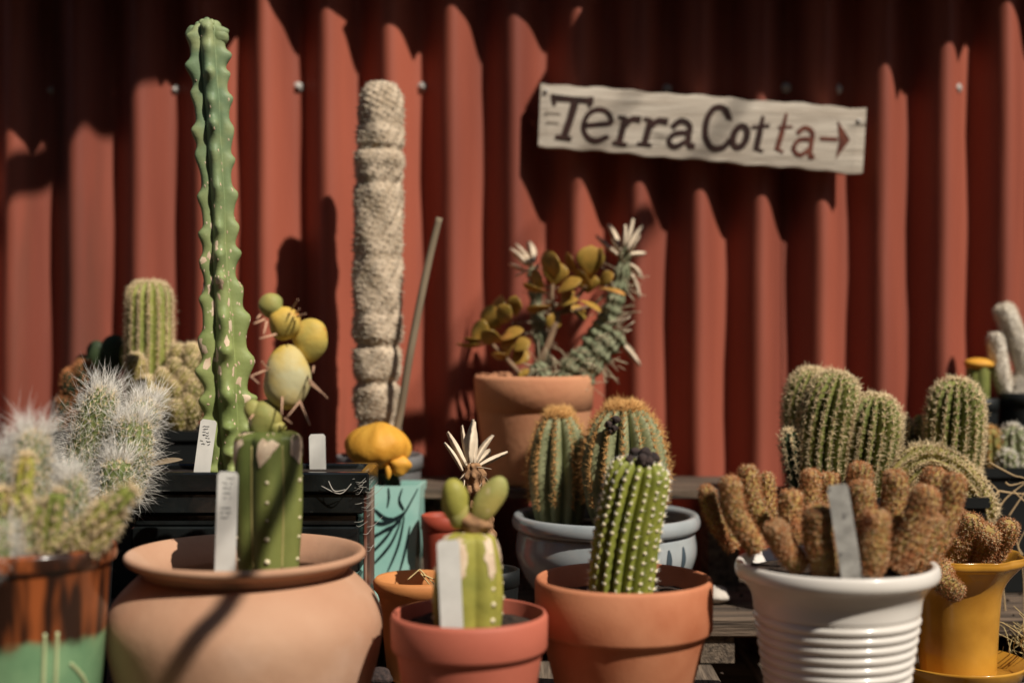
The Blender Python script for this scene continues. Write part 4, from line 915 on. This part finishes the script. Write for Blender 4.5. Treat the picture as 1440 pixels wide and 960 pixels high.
# --- left side: column cactus, golden balls, rusty cluster, dark pads
cg = plant('ribbed_cactus', 'green ribbed column cactus with reddish bristly crown beside the golden balls', 'cactus', at(210, 622, 1.83))
echino(cg, [(209, 628), (209, 540), (210, 460), (210, 396)], 31, 1.83, n=15, spL=.006, mt='column_green', dens=.006, dome=.84, depth=.18)
gb_ = plant('ball_cactus_mound', 'mound of small golden spined ball cacti in the black trough', 'cactus', at(245, 625, 1.80))
for (x, y) in ((790, 500), (862, 440), (872, 492), (735, 552), (838, 552), (790, 602), (876, 602), (800, 690), (660, 592), (612, 484), (800, 436), (740, 640), (690, 640), (930, 560), (930, 470), (850, 660), (640, 650)):
    X, Y = x/3.2, 360+y/3.2; d = 1.80-.0007*(Y-500)*.5; r = 14.5*random.uniform(.9, 1.15); rr_ = r/F*d
    S_ = Stem([at(X, Y+2.6*r, d+.012), at(X, Y+r*.6, d), at(X, Y-r, d-.004)], [rr_*.6, rr_*.9, rr_, rr_], dome=.4, lump=lambda S, TH: .08*np.cos(8*TH+S*9)*np.cos(8*TH-S*9))
    so = gb_.part('stem', S_.mesh(22, 32), 'golden_ball'); P_, N_ = S_.spiral_areoles(.0058, .1); gb_.part('spines', spikes(P_, N_, 8, .0046, .0004, 1.25), 'spine_tan', parent=so, kind='stuff')
rc = plant('ball_cactus_mound', 'small cluster of rusty brown spiny cactus heads at the trough end', 'cactus', at(105, 622, 1.80))
for (x, y, r) in ((100, 533, 14), (118, 522, 15), (128, 530, 12), (93, 566, 13), (104, 584, 13), (112, 560, 12), (88, 596, 12)):
    d = 1.80; rr_ = r/F*d
    S_ = Stem([at(x+4, y+3.4*r, d+.01), at(x, y+r, d), at(x, y-r, d)], [rr_*.7, rr_*.9, rr_, rr_], dome=.55, lump=lambda S, TH: .09*np.cos(6*TH+S*12)*np.cos(6*TH-S*12))
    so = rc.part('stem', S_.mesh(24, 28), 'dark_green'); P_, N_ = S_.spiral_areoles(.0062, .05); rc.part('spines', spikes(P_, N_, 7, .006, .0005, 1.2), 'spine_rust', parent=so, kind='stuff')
dk = plant('prickly_pear', 'flat padded cactus with shade painted into its dark green behind the white haired cacti', 'cactus', at(150, 622, 1.868))
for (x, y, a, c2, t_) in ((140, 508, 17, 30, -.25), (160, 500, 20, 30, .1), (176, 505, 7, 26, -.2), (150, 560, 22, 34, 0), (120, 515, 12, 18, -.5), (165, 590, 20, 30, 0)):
    dk.part('pad', pad(at(x, y, 1.868), a/F*1.868, .008, c2/F*1.868, t_, egg=.15), 'dark_green' if x != 176 else 'olive')  # shade painted as dark green; the olive pad is its sunlit sliver
# --- white haired cacti
def hairy(t, pts, r, d, L=.024, n=7, dens=.0072, dome=.75, mt='wool_green', hairs=True):
    S_ = Stem(P3(pts, d), [q*r/F*d for q in (.9, 1, 1, 1)], ribs=12, depth=.12, dome=dome, dome_pow=.5)
    so = t.part('stem', S_.mesh(40, 72), mt); P_, N_ = S_.spiral_areoles(dens, .05, .99)
    t.part('spines', spikes(P_, N_, 7, .006, .0004, 1.2), 'spine_tan', parent=so, kind='stuff')
    SS = rng.uniform(.9, .99, 26); TT = rng.uniform(0, 6.28, 26); t.part('crown_hair', spikes(S_.pos(SS, TT), S_.normal(SS, TT)*.6+np.array([0, 0, .7]), 6, L*1.25, .00022, .7, Lj=.6, droop=.1, curl=.3), 'hair', parent=so, kind='stuff')
    if hairs: t.part('hair', spikes(P_, N_*.9+np.array([0, 0, .25]), n, L, .00019, 1.1, Lj=.7, droop=.12, curl=.35), 'hair', parent=so, kind='stuff')
wh = [('white haired cactus stem leaning left in the black pot', [(112, 700), (112, 660), (130, 605), (150, 545)], 25, 1.55), ('round headed white haired cactus beside the leaning haired stem', [(170, 700), (182, 660), (186, 630), (188, 585)], 28, 1.53), ('short white haired cactus head against the black planter', [(150, 715), (160, 690), (166, 645)], 23, 1.50), ('dark green white haired cactus tucked behind the haired heads', [(180, 690), (195, 620), (212, 562)], 24, 1.575)]
for lab, pts, r, d in wh:
    if pts[0][0] == 180: pts = [(140, 700), (180, 630), (210, 562)]
    t = plant('haired_cactus', lab, 'cactus', at(*pts[0], d), 'white haired cacti in the black pot'); hairy(t, pts, r, d, L=.019, n=5)
for lab, pts, r, d in (('fluffy white haired cactus standing in the drip glazed planter', [(44, 780), (44, 700), (46, 650), (47, 606)], 25, 1.33), ('fluffy white haired cactus at the outer side of the drip glazed planter', [(4, 775), (2, 700), (0, 645)], 26, 1.33), ('white haired cactus hanging over the rim of the drip glazed planter', [(2, 765), (-2, 740), (-2, 760), (2, 800)], 15, 1.235), ('short fluffy white cactus in the middle of the drip glazed planter', [(104, 790), (104, 720), (102, 668)], 20, 1.35)):
    t = plant('haired_cactus', lab, 'cactus', at(*pts[0], d)); hairy(t, pts, r, d, L=.019, n=6)
pn = plant('creeping_cactus', 'sprawling olive green spiny stems over the rim of the drip glazed planter', 'cactus', at(90, 790, 1.28))
for pts, r in (([(88, 765), (115, 745), (150, 722), (186, 688)], 14), ([(70, 775), (74, 735), (82, 692)], 14), ([(25, 775), (30, 720), (38, 640)], 13), ([(45, 770), (40, 730), (20, 690)], 14), ([(110, 770), (130, 735), (152, 706)], 13), ([(60, 775), (56, 740), (64, 712)], 14), ([(8, 770), (6, 730), (2, 690)], 14), ([(128, 775), (150, 752), (168, 725)], 9)):
    so, _s = echino(pn, pts, r, 1.27, n=6, spL=.008, mt='olive', dens=.009, dome=.88, depth=.32, smat='spine_tan')
dl = plant('dry_leaf', 'curled grey dry leaf on the edge of the black planter', 'leaf', at(225, 655, 1.545)); leaf(dl, (196, 657), (256, 643), 13, 1.545, 1.0, 'dead_wood')
# --- dry twigs and straw at the right
tw = plant('dry_twigs', 'tangle of dry pale twigs in front of the black seed tray', 'twigs', at(1420, 900, 1.70))
for pts in ([(1418, 905), (1408, 800), (1398, 715), (1404, 690), (1366, 660)], [(1404, 690), (1440, 694), (1500, 690)], [(1404, 690), (1388, 712)], [(1391, 650), (1425, 668), (1440, 672), (1480, 690)], [(1425, 690), (1440, 704), (1470, 730)], [(1418, 726), (1440, 694), (1460, 670)], [(1405, 715), (1415, 700), (1440, 680), (1455, 672)], [(1414, 678), (1422, 682), (1445, 676)], [(1428, 755), (1435, 780), (1445, 790)], [(1438, 780), (1432, 765), (1445, 740)], [(1440, 905), (1438, 800), (1418, 726)]):
    tw.part('twig', tube(P3(pts, 1.70), [.0012, .0008, .0006], 5, 14), 'twig')
ss = plant('straw_tuft', 'small tuft of dry straw roots beside the yellow planter', 'straw', (at(1430, 880, 1.60).x+.035, 1.60, TABLE+.001))
vf = []
for _ in range(150):
    a = np.array(ss.loc)+np.array([random.uniform(-.035, .05), random.uniform(-.02, .03), random.uniform(0, .05)]); dr = rng.normal(0, 1, 3); dr[2] = abs(dr[2])*1.1; dr /= np.linalg.norm(dr)
    b2 = a+dr*random.uniform(.02, .05); mdl = (a+b2)/2+rng.normal(0, .007, 3)
    for q in (a, mdl, b2): q[2] = max(q[2], TABLE+.002)
    vf.append(tube([a, mdl, b2], [.0006, .0006, .0003], 4, 6, cap=False))
ss.part('straw', join(*vf), 'straw', kind='stuff')
# --- bits lying on the boards
def pebble(label, px, py, d, rx, ry, rz, base, mt='stone', name='flat_stone', cat='stone'):
    c_ = at(px, py, d); t = Thing(name, label, cat, (c_.x, d, base)); t.part('stone', pad((c_.x, d, base+rz*.9), rx, ry, rz, lumps=.07, egg=.02, n=12), mt)
pebble('pale flat stone chip beside the blue bowl', 1002, 815, 1.745, .022, .02, .011, TIER)
pebble('dark pebble beside the small orange pot', 532, 895, 1.565, .016, .013, .011, TABLE, 'dark_bud')
pebble('pale pebble in front of the turquoise pot', 530, 880, 1.675, .009, .007, .005, TIER)
pebble('small grey pebble in front of the turquoise pot', 516, 872, 1.69, .007, .006, .005, TIER, 'grey_pot')
# --- tree behind and to the right of the camera, whose bare drooping limbs cross the sun
tree = Thing('tree', 'bare drooping tree overhanging the cactus table', 'tree', (2.5, .8, 0))
trunk = tree.part('trunk', tube([(2.5, .8, 0), (2.48, .82, 1.2), (2.42, .85, 2.4), (2.35, .9, 3.6), (2.3, .95, 4.6)], [.16, .13, .11, .085, .05], 14), 'bark')
def wallpt(px, py, t, d=1.95): return tuple(at(px, py, d)+SUN*t)
T0 = 1.5
limbA = [wallpt(505, 645, T0), wallpt(560, 600, T0), wallpt(640, 535, T0), wallpt(705, 480, T0), wallpt(800, 395, T0), wallpt(920, 294, T0), wallpt(935, 284, T0+.8), wallpt(945, 278, T0+2.2), (2.3, .93, 4.35)]
limbB = [wallpt(-60, 300, T0), wallpt(10, 255, T0), wallpt(75, 195, T0), wallpt(120, 140, T0), wallpt(170, 110, T0), wallpt(260, 20, T0), (.6, 1.2, 3.1), (1.4, 1.05, 3.65), (2.34, .92, 3.9)]
limbC = [wallpt(205, 1010, 1.5, 1.30), wallpt(265, 915, 1.5, 1.28), wallpt(340, 815, 1.5, 1.28), wallpt(400, 690, 1.5, 1.36), wallpt(432, 590, 1.55, 1.36), wallpt(440, 570, 2.4, 1.36), wallpt(450, 555, 3.8, 1.36), (2.3, .95, 4.55)]
for L_, r_ in ((limbA, [.012, .016, .017, .016, .015, .012, .008, .006, .006]), (limbB, [.018, .021, .021, .02, .022, .024, .028, .036, .05]), (limbC, [.009, .010, .0095, .009, .008, .005, .004, .004])):
    tree.part('limb', tube(L_, r_, 10, 60), 'bark', parent=trunk)
vf = []
for _ in range(2600):
    a = rng.normal(0, 1, 3); a /= np.linalg.norm(a); c_ = np.array([2.6, .9, 4.9])+a*np.array([1.2, .8, .7])*rng.random()**.4
    u = rng.normal(0, 1, 3); u /= np.linalg.norm(u); v = np.cross(u, a); v /= np.linalg.norm(v)+1e-9; s_ = rng.uniform(.03, .06)
    vf.append(([c_-u*s_, c_+v*s_*.4, c_+u*s_, c_-v*s_*.4+a*.004], [(0, 1, 2), (0, 2, 3)]))
tree.part('crown', join(*vf), 'leaf', kind='stuff')

sky_blocker = Thing('sky_blocker', 'unseen leafy screen added behind the camera to cut sky light', 'sky_blocker', (0, -2.0, 0))  # added out of view to block sky fill and keep shadows deep
sky_blocker.part('blocker_core', box(-6, 5.6, -2.6, -2.05, .02, 4.4), 'bark')
vf = []
for _ in range(14000):
    c_ = np.array([rng.uniform(-6.1, 5.7), rng.choice([-1.96, -2.0, -1.9])+rng.normal(0, .06), rng.uniform(.03, 4.55)]); a = rng.normal(0, 1, 3); a /= np.linalg.norm(a)
    u = rng.normal(0, 1, 3); u /= np.linalg.norm(u); v = np.cross(u, a); v /= np.linalg.norm(v)+1e-9; s_ = rng.uniform(.04, .07); c_[2] = max(c_[2], .08)
    vf.append(([c_-u*s_, c_+v*s_*.5, c_+u*s_, c_-v*s_*.5], [(0, 1, 2, 3)]))
sky_blocker.part('leaves', join(*vf), 'leaf', kind='stuff')

grit = Thing('grit', 'scattered crumbs of soil and grit on the table boards', 'grit', (0, 1.5, TABLE)); grit.o['kind'] = 'stuff'
vf = []
for _ in range(420):
    if random.random() < .5: y_ = random.uniform(1.3, 1.64); z_ = TABLE
    else: y_ = random.uniform(1.66, 1.9); z_ = TIER
    x_ = random.uniform(-.5, .75)
    if .24 < x_ < .30 and z_ == TABLE: continue
    vf.append(pad((x_, y_, z_+.0004), random.uniform(.001, .004), random.uniform(.001, .003), random.uniform(.001, .0022), random.random(), random.random(), n=4, lumps=.2))
grit.part('crumbs', join(*vf), 'soil', kind='stuff')
